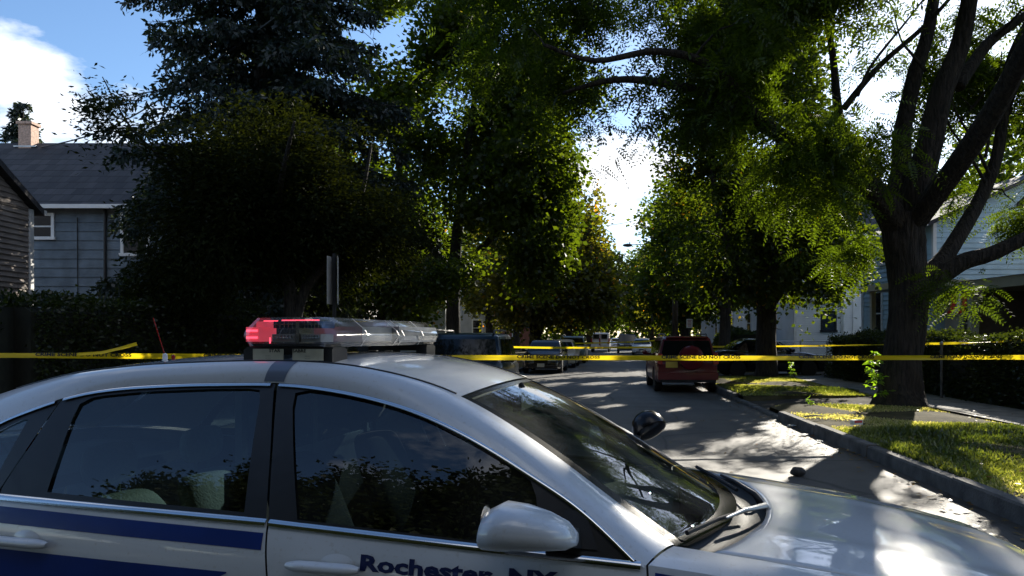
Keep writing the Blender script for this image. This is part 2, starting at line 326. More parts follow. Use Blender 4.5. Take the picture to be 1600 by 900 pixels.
def kerb(edge, side):
    mb = MB(); y = -20.0; rk = random.Random(side+5)
    while y < 150:
        ln = 2.3 if y < 60 else 6.0; y2 = y+ln
        low = side > 0 and (15.2 < y+ln/2 < 18.9 or 26.4 < y+ln/2 < 31)
        h = (.05 if low else .165)+rk.uniform(-.012, .012); a = y+.012; b = y2-.012; j = rk.uniform(-.015, .015)
        prof = [(0, -.02), (.012, h-.02), (.03, h), (.15, h), (.15, -.02)]
        mb.loft([[(edge(q)+j+side*(px), q, pz) for px, pz in prof] for q in (a, a+(b-a)*.5, b)], True, True); y = y2
    return tag(mb.build('kerb', M['kerb'], smooth=30), kind='structure')
kerb(RK, 1); kerb(LK, -1)

# ------------------------------------------------------------ houses
def uv_roof(o, ax):
    me = o.data; uv = me.uv_layers.new(name='UVMap')
    for lp in me.loops:
        c = me.vertices[lp.vertex_index].co; h = c.x if ax == 'x' else c.y; v = (c.y if ax == 'x' else c.x)
        uv.data[lp.index].uv = (h, math.hypot(v, c.z)*(1 if v > 0 else -1))
def lap_wall(mb, A, B, z0, z1, course, peak=None, lap=.030):
    A = Vector((*A, 0)); B = Vector((*B, 0)); d = (B-A); ln = d.length; d.normalize(); nrm = Vector((d.y, -d.x, 0)); z = z0
    top = peak if peak else z1
    def ends(zc):
        if peak is None or zc <= z1: return 0.0, ln
        t = (zc-z1)/(peak-z1); return ln/2*t, ln-ln/2*t
    while z < top-1e-3:
        zt = min(z+course, top)
        if z < z1 < zt: zt = z1
        a0, a1 = ends(z); b0, b1 = ends(zt); o = nrm*lap
        P = lambda s, zz, f: A+d*s+o*f+Vector((0, 0, zz))
        mb.quad(P(a0, z, 1), P(a1, z, 1), P(b1, zt, 0), P(b0, zt, 0)); mb.quad(P(a0, z, 0), P(a1, z, 0), P(a1, z, 1), P(a0, z, 1)); z = zt
def window(par, c, u, w, h, frame=None, muntin=True, deep=.09):
    u = Vector((*u, 0)).normalized(); n_ = Vector((u.y, -u.x, 0)); rz = math.atan2(u.y, u.x); c = Vector(c); t = .10; mb = MB()
    for s in (-1, 1): mb.box(c+u*(s*(w/2-t/2))+n_*.02, (t, deep, h), rz)
    mb.box(c+Vector((0, 0, h/2-t/2))+n_*.021, (w-2*t, deep, t), rz); mb.box(c-Vector((0, 0, h/2-t/2))+n_*.035, (w+.08, deep+.03, t), rz)
    if muntin: mb.box(c+n_*.018, (w-2*t, .05, .05), rz)
    f = mb.build('window', frame or M['white_trim'], par)
    g = MB(); x = u*(w/2-t+.01); z = Vector((0, 0, h/2-t+.01)); q = c+n_*.034; g.quad(q-x-z, q+x-z, q+x+z, q-x+z); g.build('pane', M['window_glass'], f)
    return f
def house(label, x0, x1, y0, y1, ze, zr, axis, wm, rm, course=.12, over=.45, wins=(), chimney=None, corner=True, gutter=True, foundation=True, name='house', cat='house', zb=.12):
    cx, cy = (x0+x1)/2, (y0+y1)/2; root = thing(name, label, cat, (cx, cy, 0)); hx, hy = (x1-x0)/2, (y1-y0)/2
    z0 = .55 if foundation else zb; mb = MB(); pk = zr
    lap_wall(mb, (-hx, -hy), (hx, -hy), z0, ze, course, pk if axis == 'y' else None); lap_wall(mb, (hx, hy), (-hx, hy), z0, ze, course, pk if axis == 'y' else None)
    lap_wall(mb, (-hx, hy), (-hx, -hy), z0, ze, course, pk if axis == 'x' else None); lap_wall(mb, (hx, -hy), (hx, hy), z0, ze, course, pk if axis == 'x' else None)
    mb.build('wall', wm, root, fix=False)
    if foundation: MB().box((0, 0, .3), (2*hx-.05, 2*hy-.05, .62)).build('foundation', M['concrete'], root)
    if corner:
        for sx in (-1, 1):
            for sy in (-1, 1): MB().box((sx*(hx+.002), sy*(hy+.002), (z0+ze)/2), (.13, .13, ze-z0)).build('corner_board', M['white_trim'] if wm is not M['slate_siding'] else wm, root)
    mb = MB(); run = hx if axis == 'y' else hy; ln = hy if axis == 'y' else hx; sl_ = (zr-ze)/run; th = .16
    for s in (-1, 1):
        pr = [(0, zr+.02+th), (s*(run+over), ze-over*sl_+.02+th), (s*(run+over), ze-over*sl_+.02), (0, zr+.02)]
        rings = [[((a, e, z) if axis == 'y' else (e, a, z)) for a, z in pr] for e in (-(ln+over*.8), ln+over*.8)]
        mb.loft(rings, True, True)
    ro = mb.build('roof', rm, root); uv_roof(ro, 'x' if axis == 'x' else 'y')
    if gutter:
        for s in (-1, 1):
            a = s*(run+over+.05); z = ze-over*sl_+.10; L_ = 2*(ln+over*.8)
            MB().box((a, 0, z) if axis == 'y' else (0, a, z), (.11, L_, .13) if axis == 'y' else (L_, .11, .13)).build('gutter', M['white_trim'], root)
    if chimney:
        chx, chy, cw, zt = chimney; mb = MB(); zb_ = ze; mb.box((chx-cx, chy-cy, (zb_+zt)/2), (cw, cw, zt-zb_)); mb.box((chx-cx, chy-cy, zt+.04), (cw+.12, cw+.12, .1)); mb.build('chimney', M['brick'], ro)
    for c, u, w_, h_ in wins: window(root, (c[0]-cx, c[1]-cy, c[2]), u, w_, h_)
    return root
# left side of the street
a = house('brown clapboard house at the left edge with its sunlit gable wall', -22, -12.0, 7.5, 18.9, 4.75, 7.85, 'x', M['brown_siding'], M['roof'], .13, .26,
          [((-12, 11, 2.2), (0, 1), 1.0, 1.5), ((-12, 15, 2.2), (0, 1), 1.0, 1.5), ((-12, 13, 5.6), (0, 1), .9, 1.2)])
b = house('slate blue shingled house with dark roof behind the hedge', -30, -9.6, 25.0, 33.4, 5.95, 8.85, 'x', M['slate_siding'], M['roof'], .30, .35,
          [(at(67, 354, 25.0), (1, 0), .80, .88), (at(212, 366, 25.0), (1, 0), .95, 1.45), (at(222, 462, 25), (1, 0), .95, 1.3), ((-9.6, 28, 4.4), (0, 1), .9, 1.4), ((-9.6, 28, 1.9), (0, 1), .9, 1.4)], (-18.45, 29.0, .48, 9.65), corner=False)
mb = MB(); q = at(166, 400, 25); mb.tube([(q[0]+19.8, -4.28, 5.9), (q[0]+19.8, -4.28, .6)], .05, 8); mb.build('downpipe', M['black_metal'], b)
mb = MB(); q = at(122, 400, 25); mb.tube([(q[0]+19.8, -4.25, 5.5), (q[0]+19.83, -4.25, .6)], .018, 6); mb.build('cable', M['black_metal'], b)
mb = MB(); mb.box((1.35, -.05, 8.80), (.85, .8, .05)); mb.build('chimney_flashing', M['grey_metal'], b)
c = house('tan sided house half hidden by the small tree on the left', -17, -7.3, 37, 46, 5.2, 8.0, 'x', M['tan_siding'], M['roof_brown'], .14, .5,
          [((-9.5, 37, 3.6), (1, 0), 1, 1.5), ((-13, 37, 3.6), (1, 0), 1, 1.5), ((-7.3, 40, 3.4), (0, 1), 1, 1.5), ((-7.3, 43, 3.4), (0, 1), 1, 1.5)])
d = house('white sided house beyond the tan one on the left', -14, -4.6, 52, 62, 5.4, 8.4, 'y', M['white_siding'], M['roof'], .14, .5,
          [((-6.2, 52, 2.6), (1, 0), 1, 1.6), ((-8.5, 52, 2.6), (1, 0), 1, 1.6), ((-4.6, 55, 2.6), (0, 1), 1, 1.6), ((-4.6, 58, 2.6), (0, 1), 1, 1.6), ((-7.5, 52, 4.6), (1, 0), 1, 1.4)])
house('grey house far down the left side behind parked cars', -10, -1.5, 70, 80, 5.2, 8.2, 'y', M['grey_siding'], M['roof_brown'], .16, .5, [((-3.2, 70, 2.4), (1, 0), 1, 1.6), ((-1.5, 74, 2.4), (0, 1), 1, 1.6), ((-6, 70, 2.4), (1, 0), 1, 1.6)])
house('reddish brick coloured house far down the left side', -6, 2.2, 90, 100, 5.2, 8.2, 'y', mat('red_siding', (.30, .12, .09), .8, noise=.2), M['roof'], .16, .5, [((.5, 90, 2.4), (1, 0), 1, 1.6), ((2.2, 94, 2.4), (0, 1), 1, 1.6)])
# right side
e = house('tall white sided house behind the driveway on the right', 17.2, 27, 40.0, 50, 7.0, 10, 'x', M['white_siding'], M['roof'], .115, .4,
          [((20.5, 40, 5.2), (1, 0), 1, 1.5), ((17.2, 44, 5.2), (0, -1), 1, 1.5), ((17.2, 47, 2.4), (0, -1), 1, 1.5)])
e2 = house('low white annex with one dark window and lean grey roof', 14.15, 16.5, 38.0, 42, 3.45, 4.3, 'x', M['white_siding'], M['roof'], .115, .22, [], foundation=True, name='house_annex', cat='house annex')
window(e2, (.50, -2.0, 2.35), (1, 0), .78, 1.05, M['black_metal'])
MB().tube([(1.22, -2.05, 3.5), (1.22, -2.05, .4)], .045, 8).build('downpipe', M['white_trim'], e2); MB().tube([(2.6, -.06, 6.2), (2.6, -.06, .4)], .03, 6).build('downpipe', M['white_trim'], e2)
fh = house('pale blue clapboard house behind the big right hand trunk', 16.0, 25, 28.8, 34.6, 5.9, 7.9, 'y', M['blue_siding'], M['roof'], .20, .4,
           [((16.0, 33.1, 2.6), (0, -1), .72, 2.0), ((16, 32.6, 5.1), (0, -1), .8, .9), ((18.2, 28.8, 2.3), (1, 0), .95, 1.5), ((21, 28.8, 4.8), (1, 0), .9, 1.4)])
# porch of the blue house: posts, deck, red railing, roof
mb = MB(); mb.box((-5.6, -4.3, .75), (2.6, 3.4, .12)); mb.build('porch_deck', M['porch_dark'], fh)
for px_, py_ in ((-6.75, -2.75), (-6.75, -5.85), (-4.4, -5.85)): MB().box((px_, py_, 2.05), (.16, .16, 2.5)).build('porch_post', M['cream'], fh)
mb = MB(); mb.box((-5.6, -4.3, 3.4), (2.9, 3.7, .22)); mb.build('porch_roof', M['cream'], fh)
mb = MB()
for z_ in (.95, 1.6): mb.box((-6.75, -4.3, z_), (.07, 3.0, .08)); mb.box((-5.58, -5.85, z_), (2.2, .07, .08))
for i in range(22): mb.box((-6.75, -5.7+i*.135, 1.27), (.05, .045, .62))
for i in range(15): mb.box((-6.6+i*.145, -5.85, 1.27), (.045, .05, .62))
mb.build('railing', M['red_wood'], fh)
MB().box((-4.62, -4.4, 1.85), (.08, 1.0, 2.1)).build('door', M['white_trim'], fh)
mb = MB(); lap_wall(mb, (-4.6, -2.75), (-4.6, -5.9), .55, 3.35, .2); lap_wall(mb, (-4.6, -5.9), (1.5, -5.9), .55, 3.35, .2); mb.build('porch_wall', M['blue_siding'], fh, fix=False)
window(fh, (-4.6, -5.35, 2.05), (0, -1), .85, 1.5)
gh = house('cream house with covered porch at the right edge', 16.6, 26, 15.0, 23.9, 5.9, 7.7, 'x', M['cream'], M['roof_brown'], .13, .5,
           [((16.6, 22.1, 4.9), (0, -1), .95, 1.5), ((16.6, 18, 4.9), (0, -1), .95, 1.5), ((16.6, 22.1, 2.2), (0, -1), 1.0, 1.6), ((19, 23.9, 4.6), (-1, 0), .9, 1.4)])
mb = MB(); mb.box((-5.95, .1, .75), (2.3, 8.3, .12)); mb.build('porch_deck', M['porch_dark'], gh)
mb = MB(); mb.box((-5.95, .1, 3.15), (2.6, 8.7, .30)); mb.build('porch_fascia', M['cream'], gh)
mb = MB(); mb.loft([[(-7.3, y_, 3.31), (-4.68, y_, 3.62), (-4.68, y_, 3.31)] for y_ in (-4.3, 4.5)], True, True); o_ = mb.build('porch_roof', M['porch_shingle'], gh); uv_roof(o_, 'y')
mb = MB(); mb.box((-4.74, .1, 2.0), (.05, 8.4, 2.5)); mb.box((-5.85, 4.22, 2.0), (2.2, .06, 2.5)); mb.build('porch_wall', M['porch_dark'], gh)  # dark panels; the far end one is added to darken the porch interior
for y_ in (4.1, 1.4, -1.4, -4.0): MB().box((-7.0, y_, 1.95), (.22, .22, 2.3)).build('porch_post', M['cream'], gh)
mb = MB(); mb.box((-7.0, .1, 1.5), (.08, 8.0, .08)); mb.box((-7.0, .1, .95), (.07, 8.0, .07))
for i in range(48): mb.box((-7.0, -3.9+i*.168, 1.22), (.04, .05, .5))
mb.build('railing', M['porch_dark'], gh)
house('pale house far down the right side among trees', 17.5, 27, 50, 60, 5.4, 8.4, 'y', M['white_siding'], M['roof'], .15, .5, [((17.5, 53, 2.6), (0, -1), 1, 1.6), ((17.5, 56, 2.6), (0, -1), 1, 1.6), ((19.5, 50, 2.6), (1, 0), 1, 1.6)])
house('grey house farthest down the right side', 21, 30, 74, 84, 5.4, 8.4, 'y', M['grey_siding'], M['roof'], .16, .5, [((21, 78, 2.6), (0, -1), 1, 1.6), ((23, 74, 2.6), (1, 0), 1, 1.6)])
# flag hanging from the blue porch
fl = thing('flag', 'red and white flag hanging from the blue house porch', 'flag', at(1488, 466, 21.5))
mb = MB(); mb.tube([(-.10, 0, .18), (.42, .05, .12)], .014, 6); mb.build('flag_pole', M['cream'], fl)
def flagp(u, v, x0=0.0): return (x0+u*.16+.06*math.sin(v*3)+.02*math.sin(u*9+v*4), .03*math.sin(u*7+v*5), .13-u*.02-v*.66+.10*u)
for i, mm in enumerate((M['flag_red'], M['flag_white'], M['flag_red'])):
    g = MB(); g.grid(lambda u, v: (lambda p: (p[0], p[1]-.03*i, p[2]*(1-.12*abs(i-1))))(flagp(u, v, -.05+.14*i-.13*v)), 5, 10)
    o_ = g.build('flag_stripe', mm, fl, smooth=180); sm = o_.modifiers.new('thick', 'SOLIDIFY'); sm.thickness = .004

# ------------------------------------------------------------ trees and hedges
class NF:
    def __init__(s, seed, scale, k=14):
        r = np.random.default_rng(seed); s.k = r.normal(size=(k, 3))/scale; s.p = r.uniform(0, 6.28, k); s.n = k
    def __call__(s, P): return np.sin(P @ s.k.T+s.p).sum(1)/math.sqrt(s.n/2)
BEAMS = []                                     # lines of sight to the sun kept clear by gaps in the crowns
def sun_gap(p, r): BEAMS.append((np.array(p, float), r))
def unit(a): return a/np.maximum(np.linalg.norm(a, axis=-1, keepdims=True), 1e-9)
def beam_keep(P, rng, mg=0.0):
    keep = np.ones(len(P), bool)
    for T, r in BEAMS:
        d = P-T; t = d @ S; dist = np.linalg.norm(d-t[:, None]*S, axis=1); keep &= ~((t > .5) & (dist < r*rng.uniform(.55, 1.15, len(P))+mg))
    return keep
def clusters(ells, n, rng, seed, nscale=1.2, thr=-.2, shell=2.4):
    wts = np.array([e[1][0]*e[1][1]*e[1][2]*(e[2] if len(e) > 2 else 1) for e in ells], float)**.8; wts /= wts.sum(); out = []; nf = NF(seed, nscale); nf2 = NF(seed+1, .42)
    while sum(map(len, out)) < n:
        k = rng.choice(len(ells), 4000, p=wts); C = np.array([ells[i][0] for i in k], float); Rr = np.array([ells[i][1] for i in k], float)
        d = unit(rng.normal(size=(4000, 3))); r = rng.uniform(0, 1, 4000)**(1/shell); P = C+d*Rr*r[:, None]*(1+.20*nf2(d)[:, None])
        out.append(P[nf(P) > thr])
    return np.concatenate(out)[:n]
def leaf_quads(P, rng, L, Wd, up=.5, outward=None, droop=.3):
    n = len(P); a = unit(rng.normal(size=(n, 3))*np.array([1, 1, .5])+(0 if outward is None else outward*.8)-np.array([0, 0, droop]))
    nn = unit(rng.normal(size=(n, 3))+np.array([0, 0, up])); b = unit(np.cross(a, nn)); s = rng.uniform(.65, 1.25, (n, 1)); l = L*s; w = Wd*s
    c = np.cross(b, a)
    return np.stack([P, P+a*l*.45+b*w*.5+c*w*.12, P+a*l, P+a*l*.45-b*w*.5+c*w*.12], 1)
def pinnate(P, D, rng, L=.34, pairs=6, ll=.075, lw=.026):
    n = len(P); a = unit(D); nn = unit(rng.normal(size=(n, 3))*.7+np.array([0, 0, 1.0])); b = unit(np.cross(a, nn)); c = np.cross(b, a); Q = []; s = rng.uniform(.7, 1.25, (n, 1))
    for i in range(pairs):
        t = (i+.6)/pairs; base = P+a*(L*t*s)-np.array([0, 0, 1])*(L*.35*t*t*s); k = (1-.45*abs(t-.45))*s
        for sd in (-1, 1):
            d = unit(b*sd+a*.45-c*rng.uniform(-.1, .35, (n, 1))); q = unit(np.cross(d, nn))
            Q.append(np.stack([base, base+d*ll*k*.5+q*lw*k*.5, base+d*ll*k, base+d*ll*k*.5-q*lw*k*.5], 1))
    return np.concatenate(Q), np.tile(np.arange(n), 2*pairs)
def grow(limbs, targets, rng, mb, n_twigs, r0=.03, sides=5):
    nodes_ = []; rad = []
    for pts, rr in limbs:
        rr_ = np.interp(np.linspace(0, 1, len(pts)), np.linspace(0, 1, len(rr)), rr) if len(rr) != len(pts) else rr
        nodes_ += [Vector(p) for p in pts[len(pts)//3:]]; rad += list(rr_[len(pts)//3:])
    T = targets[rng.choice(len(targets), min(n_twigs, len(targets)), replace=False)]; A = np.array(nodes_); rd = np.array(rad)
    T = T[np.argsort(np.min(np.linalg.norm(T[:, None]-A[None], axis=2), axis=1))]
    for p in T:
        dd = np.linalg.norm(A-p, axis=1)+np.maximum(0, A[:, 2]-p[2])*.5; i = int(np.argmin(dd)); q = A[i]; ln = np.linalg.norm(p-q)
        if ln < .15: continue
        mid = (p+q)/2+np.array([0, 0, .12*ln])+rng.normal(size=3)*.06*ln; r = min(rd[i]*.6, r0*(.5+ln*.35))
        mb.tube([q, (q*.6+mid*.4)+rng.normal(size=3)*.02*ln, mid, (mid+p)/2+rng.normal(size=3)*.03*ln, p], [r, r*.85, r*.65, r*.45, r*.2], sides, False)
        A = np.vstack([A, mid[None], ((mid+p)/2)[None], p[None]]); rd = np.append(rd, [r*.65, r*.45, r*.25])
def smooth_path(pts, k=5):
    P = [Vector(p) for p in pts]; out = []
    for i in range(len(P)-1):
        p0, p1, p2, p3 = P[max(i-1, 0)], P[i], P[i+1], P[min(i+2, len(P)-1)]
        for j in range(k):
            t = j/k; out.append(.5*((2*p1)+(-p0+p2)*t+(2*p0-5*p1+4*p2-p3)*t*t+(-p0+3*p1-3*p2+p3)*t**3))
    return out+[P[-1]]
def tree(name, label, cat, loc, limbs, ells, leafm, barkm, nclus, per, csize, leaf, seed, group=None, twigs=160, thr=-.2, nscale=1.2, up=.5, droop=.3, pin=False, shell=2.4, r0=.03, tint=(0, 1), sides=12, cut=True, wob=.05, fronds=None):
    """limbs and ells are given in world coordinates when loc is not the origin"""
    rng = np.random.default_rng(seed); loc = np.array(loc, float); root = thing(name, label, cat, tuple(loc), 0, group)
    ells = [((np.array(e[0], float)-loc), np.array(e[1], float), *(e[2:] or (1,))) for e in ells]
    mb = MB(); LM = []
    for pts, rr in limbs:
        sp = smooth_path([Vector(p)-Vector(loc) for p in pts]); rs = np.interp(np.linspace(0, 1, len(sp)), np.linspace(0, 1, len(rr)), rr); LM.append((sp, list(rs))); mb.tube(sp, list(rs), sides, True, wob)
    C = clusters(ells, nclus, rng, seed, nscale, thr, shell); C = C[C[:, 2] > .8]
    grow(LM, C, rng, mb, twigs, r0)
    mb.build('trunk', barkm, root, smooth=180)
    idx = np.repeat(np.arange(len(C)), per); P = C[idx]+rng.normal(size=(len(idx), 3))*csize*np.array([1, 1, .7])
    if cut and BEAMS:
        kp = beam_keep(P+loc, rng, .22 if pin else 0.0); P = P[kp]; idx = idx[kp]
    ct = rng.uniform(tint[0], tint[1], len(C)); tn = np.clip(ct[idx]*.6+rng.uniform(tint[0], tint[1], len(P))*.4, 0, 1)
    cen = np.mean([e[0] for e in ells], axis=0)
    if pin:
        out = unit(P-C[idx]+rng.normal(size=P.shape)*.15)*np.array([1, 1, .5])-np.array([0, 0, .45]); V, k = pinnate(P, out, rng, *leaf); tn = tn[k]
    else: V = leaf_quads(P, rng, leaf[0], leaf[1], up, unit(P-cen), droop)
    if fronds:
        fe, fn_, fp, fleaf = fronds; fe = [((np.array(e[0], float)-loc), np.array(e[1], float), *(e[2:] or (1,))) for e in fe]
        C = clusters(fe, fn_, rng, seed+9, .6, -.5, 2.0); idx = np.repeat(np.arange(len(C)), fp); P = C[idx]+rng.normal(size=(len(idx), 3))*.12; out = unit(P-C[idx]+rng.normal(size=P.shape)*.06)*np.array([1, 1, .5])-np.array([0, 0, .35])
        V2, k = pinnate(P, out, rng, *fleaf); V = np.concatenate([V, V2]); tn = np.concatenate([tn, rng.uniform(.35, 1, len(C))[idx][k]])
    link('crown', quads_mesh('crown', V, tn), leafm, root)
    return root
def px_limb(pts, Y0, dY=0.0): return [at(x, y, Y0+dY*i/(len(pts)-1)) for i, (x, y) in enumerate(pts)]
for t_, r_ in (((7.6, 11.0, .2), 1.0), ((8.3, 9.2, .2), 1.0), ((7.0, 9.6, .2), .7), ((6.0, 13.0, .2), .7), ((6.8, 14.2, .2), .6), ((5.2, 14.2, .2), .5),
               ((3.4, 11.2, 0), .55), ((4.2, 9.6, 0), .55), ((3.0, 9.0, 0), .5), ((2.6, 13.2, 0), .45), ((4.6, 13.0, 0), .4), ((2.2, 20.5, 0), .5), ((3.4, 21.5, 0), .5), ((1.2, 24.5, 0), .5), ((3.0, 26.0, 0), .5),
               ((8.0, 24.0, .2), .8), ((7.2, 22.5, .2), .7), ((6.6, 23.5, .2), .5), ((2.05, 2.72, .9), .10), ((1.2, 2.9, .95), .06), ((2.6, 2.55, .85), .08), ((-12, 13.6, 2.6), .7), ((-12, 17.8, 3.2), .6)): sun_gap(t_, r_)
for i in range(9): sun_gap((-5.5+i*1.75, 10.9+.17*i*1.75/1.1, 1.28), .22+.12*(i % 3))
for t_, r_ in (((-1.45, 3.15, .95), .35), ((-1.65, 3.55, .9), .30), ((7.8, 12.6, .2), 1.2), ((8.2, 10.2, .2), 1.2), ((9.2, 14.6, .2), .7), ((6.3, 11.4, .2), .5)): sun_gap(t_, r_)
for t_, r_ in ((at(1495, 448, 15), .6), (at(1318, 395, 16.6), .6), (at(1275, 305, 14.2), .7), ((5.9, 14.3, 5.1), .8), (at(1200, 280, 14), .5), (at(1560, 300, 15), .5), ((2.4, 26, 6.0), 1.0), ((2.0, 26, 8.2), .9), ((10.5, 25.5, 5.5), .9), ((8.2, 11.4, .2), 1.0), ((6.9, 8.3, .2), .8)): sun_gap(t_, r_)
for t_, r_ in (((1.5, 25.5, 0), .6), ((3.0, 25.8, 0), .7), ((4.5, 26.2, 0), .6), ((2.5, 30.5, 0), .7), ((4.5, 31, 0), .8), ((5.5, 30.2, 0), .5), ((5.6, 22.4, 0), .5), ((3.5, 16.5, 0), .4), ((2.2, 17.2, 0), .35)): sun_gap(t_, r_)
rg_ = random.Random(17)
for i in range(26): sun_gap((rg_.uniform(5.3, 8.7), rg_.uniform(7.5, 15), .2), rg_.uniform(.35, .8))
# the big honey locust on the right verge
Y1 = 15.8
trunk = [at(1407, 640, Y1), at(1407, 610, Y1), at(1410, 560, Y1), at(1420, 450, Y1), at(1412, 380, Y1), at(1412, 335, Y1)]
L1 = [at(1405, 360, Y1), at(1378, 315, 15.5), at(1340, 272, 15.2), at(1295, 245, 15.0), at(1240, 225, 14.9), at(1190, 193, 14.8), at(1130, 158, 14.8), at(1050, 132, 14.9), at(960, 125, 15.0), at(880, 145, 15.2)]
L1b = [at(1338, 275, 15.2), at(1318, 225, 15.6), at(1308, 160, 16.2), at(1300, 80, 17), at(1280, -40, 17.5)]
L1c = [at(1200, 200, 14.8), at(1120, 110, 14.2), at(1030, 80, 13.8), at(930, 95, 13.5), at(850, 70, 13.2)]
L2 = [at(1398, 345, Y1), at(1407, 270, 16.1), at(1412, 195, 16.4), at(1430, 115, 16.6), at(1452, 40, 16.8), at(1470, -80, 17), at(1480, -220, 17)]
L3 = [at(1422, 345, Y1), at(1448, 240, 15.5), at(1473, 140, 15.2), at(1503, 60, 15), at(1522, -60, 14.6), at(1530, -220, 14)]
L3b = [at(1497, 135, 15.2), at(1540, 72, 15.5), at(1600, 25, 15.8), at(1690, -40, 16)]
L4 = [at(1438, 440, Y1), at(1478, 400, 16.0), at(1530, 312, 16.4), at(1556, 250, 16.5), at(1570, 160, 16.6), at(1582, 85, 16.6), at(1640, -30, 16.6)]
L5 = [at(1440, 450, Y1), at(1500, 412, 15.5), at(1560, 392, 15.2), at(1640, 352, 14.8), at(1720, 300, 14.4)]
L6 = [at(1318, 170, 15.8), at(1372, 105, 15.6), at(1440, 45, 15.4), at(1500, -20, 15.2)]
L7 = [at(1420, 360, 15.8), (8.6, 13.6, 5.6), (8.3, 11.2, 7.4), (7.6, 9, 9.2), (7, 7.4, 10.4)]
tree('honey_locust', 'huge spreading locust with fine leaflets forking low on the right lawn', 'tree', (8.1, Y1, .12),
     [(trunk, [.62, .42, .365, .36, .40, .40]), (L1, [.30, .24, .19, .17, .15, .13, .11, .085, .06, .03]), (L1b, [.14, .11, .09, .07, .04]), (L1c, [.10, .08, .06, .045, .03]), (L2, [.27, .20, .17, .15, .13, .10, .07]),
      (L3, [.30, .25, .205, .165, .13, .09]), (L3b, [.13, .11, .08, .05]), (L4, [.25, .17, .135, .12, .105, .09, .06]), (L5, [.21, .17, .14, .11, .07]), (L6, [.07, .055, .045, .03]),
      *[([at(x, y, 15.2+.3*i) for x, y in pts], [.035, .028, .018, .010]) for i, pts in enumerate((((1340, 150), (1363, 100), (1427, 20), (1470, -40)), ((1447, 112), (1425, 85), (1407, 60), (1395, 10)), ((1540, 285), (1510, 235), (1483, 195), (1475, 150)), ((1545, 270), (1520, 220), (1493, 173), (1480, 140)), ((1540, 245), (1545, 205), (1530, 180), (1500, 150)), ((1500, 190), (1530, 155), (1560, 115), (1565, 80)), ((1572, 190), (1585, 150), (1600, 120), (1620, 100)), ((1372, 320), (1358, 270), (1335, 225), (1318, 205))))], (L7, [.24, .18, .14, .10, .05])],
     [((1.4, 15, 8.9), (3.4, 3.0, 1.9)), ((4.9, 15.8, 8.2), (2.7, 2.8, 2.2), 1.3), ((8.5, 15.6, 11.0), (4.4, 4.2, 3.0), .7), ((11.6, 16.2, 8.6), (2.6, 3.2, 3.4), .6), ((1.0, 15.6, 6.6), (1.0, 1.1, .9), 1.2), ((4.7, 14.9, 6.5), (1.5, 1.4, 1.0), 1.3),
      ((7, 10, 10.6), (3.2, 3.4, 1.9), .9), ((9.4, 18.0, 6.4), (1.2, 1.2, 1.2), .35), (at(1560, 290, 15.5), (1.0, .8, .8), .9), ((5.6, 20.3, 13.0), (5.4, 4, 2.2), 2.4), (at(1545, 325, 17), (1.2, .9, .65), 1.2), (at(1500, 110, 18.2), (1.7, 1.2, 1.5), .8), (at(1590, 215, 17.6), (1.0, 1.0, 1.5), 1.0), (at(1350, 110, 17.5), (1.1, 1, 1.3), .6), (at(1440, 20, 17), (1.5, 1.2, 1.0), .8), ((-.2, 15.5, 7.2), (1.7, 1.8, 1.4), .9)],  # the heaviest clump, out of view overhead, is added to shade the left canopy
     M['leaf_locust'], M['bark'], 5000, 11, .23, (.26, 4, .125, .046), 11, twigs=520, thr=.05, nscale=.75, pin=True, shell=2.0, r0=.035, sides=44, wob=.045,
     fronds=([((5.9, 14.3, 5.1), (1.3, 1.0, .8), 1.3), (at(1200, 280, 14), (.6, .6, .7), 1.2), (at(1318, 395, 16.6), (.75, .5, .38), 1.6), (at(1275, 305, 14.2), (.7, .7, .45)), (at(1495, 448, 15), (.70, .5, .36), 1.7), (at(1560, 300, 17), (.8, .6, .6), 1.2), (at(1590, 345, 16.8), (.6, .6, .45), 1.3), (at(1478, 300, 17), (.4, .5, .5)), (at(915, 215, 15.4), (.6, .6, .7), .7)], 240, 9, (.40, 8, .105, .036)))
# oval street tree behind it
tree('street_tree', 'dense dark oval street tree with thick trunk in front of the parked black car', 'tree', (8.83, 26.4, .12),
     [([at(1197, 596, 26.4), at(1197, 575, 26.4), at(1197, 520, 26.4), at(1197, 470, 26.4), at(1190, 420, 26.4), at(1180, 330, 26.4), at(1175, 230, 26.4)], [.50, .37, .33, .34, .26, .17, .07]),
      ([at(1200, 480, 26.4), at(1235, 420, 26.2), at(1260, 340, 26), at(1270, 260, 26)], [.24, .17, .1, .05]), ([at(1195, 480, 26.4), at(1150, 410, 26.8), at(1120, 320, 27), at(1110, 220, 27)], [.24, .18, .12, .05]), ([at(1200, 475, 26.4), at(1215, 380, 25.4), at(1222, 280, 24.8)], [.2, .14, .05])],
     [((8.3, 26.4, 6.6), (3.1, 3.0, 4.6)), ((9.6, 26, 5.4), (2.6, 2.6, 2.8)), ((7.0, 26.8, 8.2), (1.3, 1.8, 2.9), .8), ((8.4, 26.2, 3.6), (2.3, 2.2, 1.2), .9), ((8.3, 26.6, 11.8), (2.4, 2.7, 3.4), .8)], M['leaf_oval'], M['bark2'], 3000, 24, .25, (.16, .12), 21, twigs=200, thr=-.3, nscale=.8, shell=3.0)
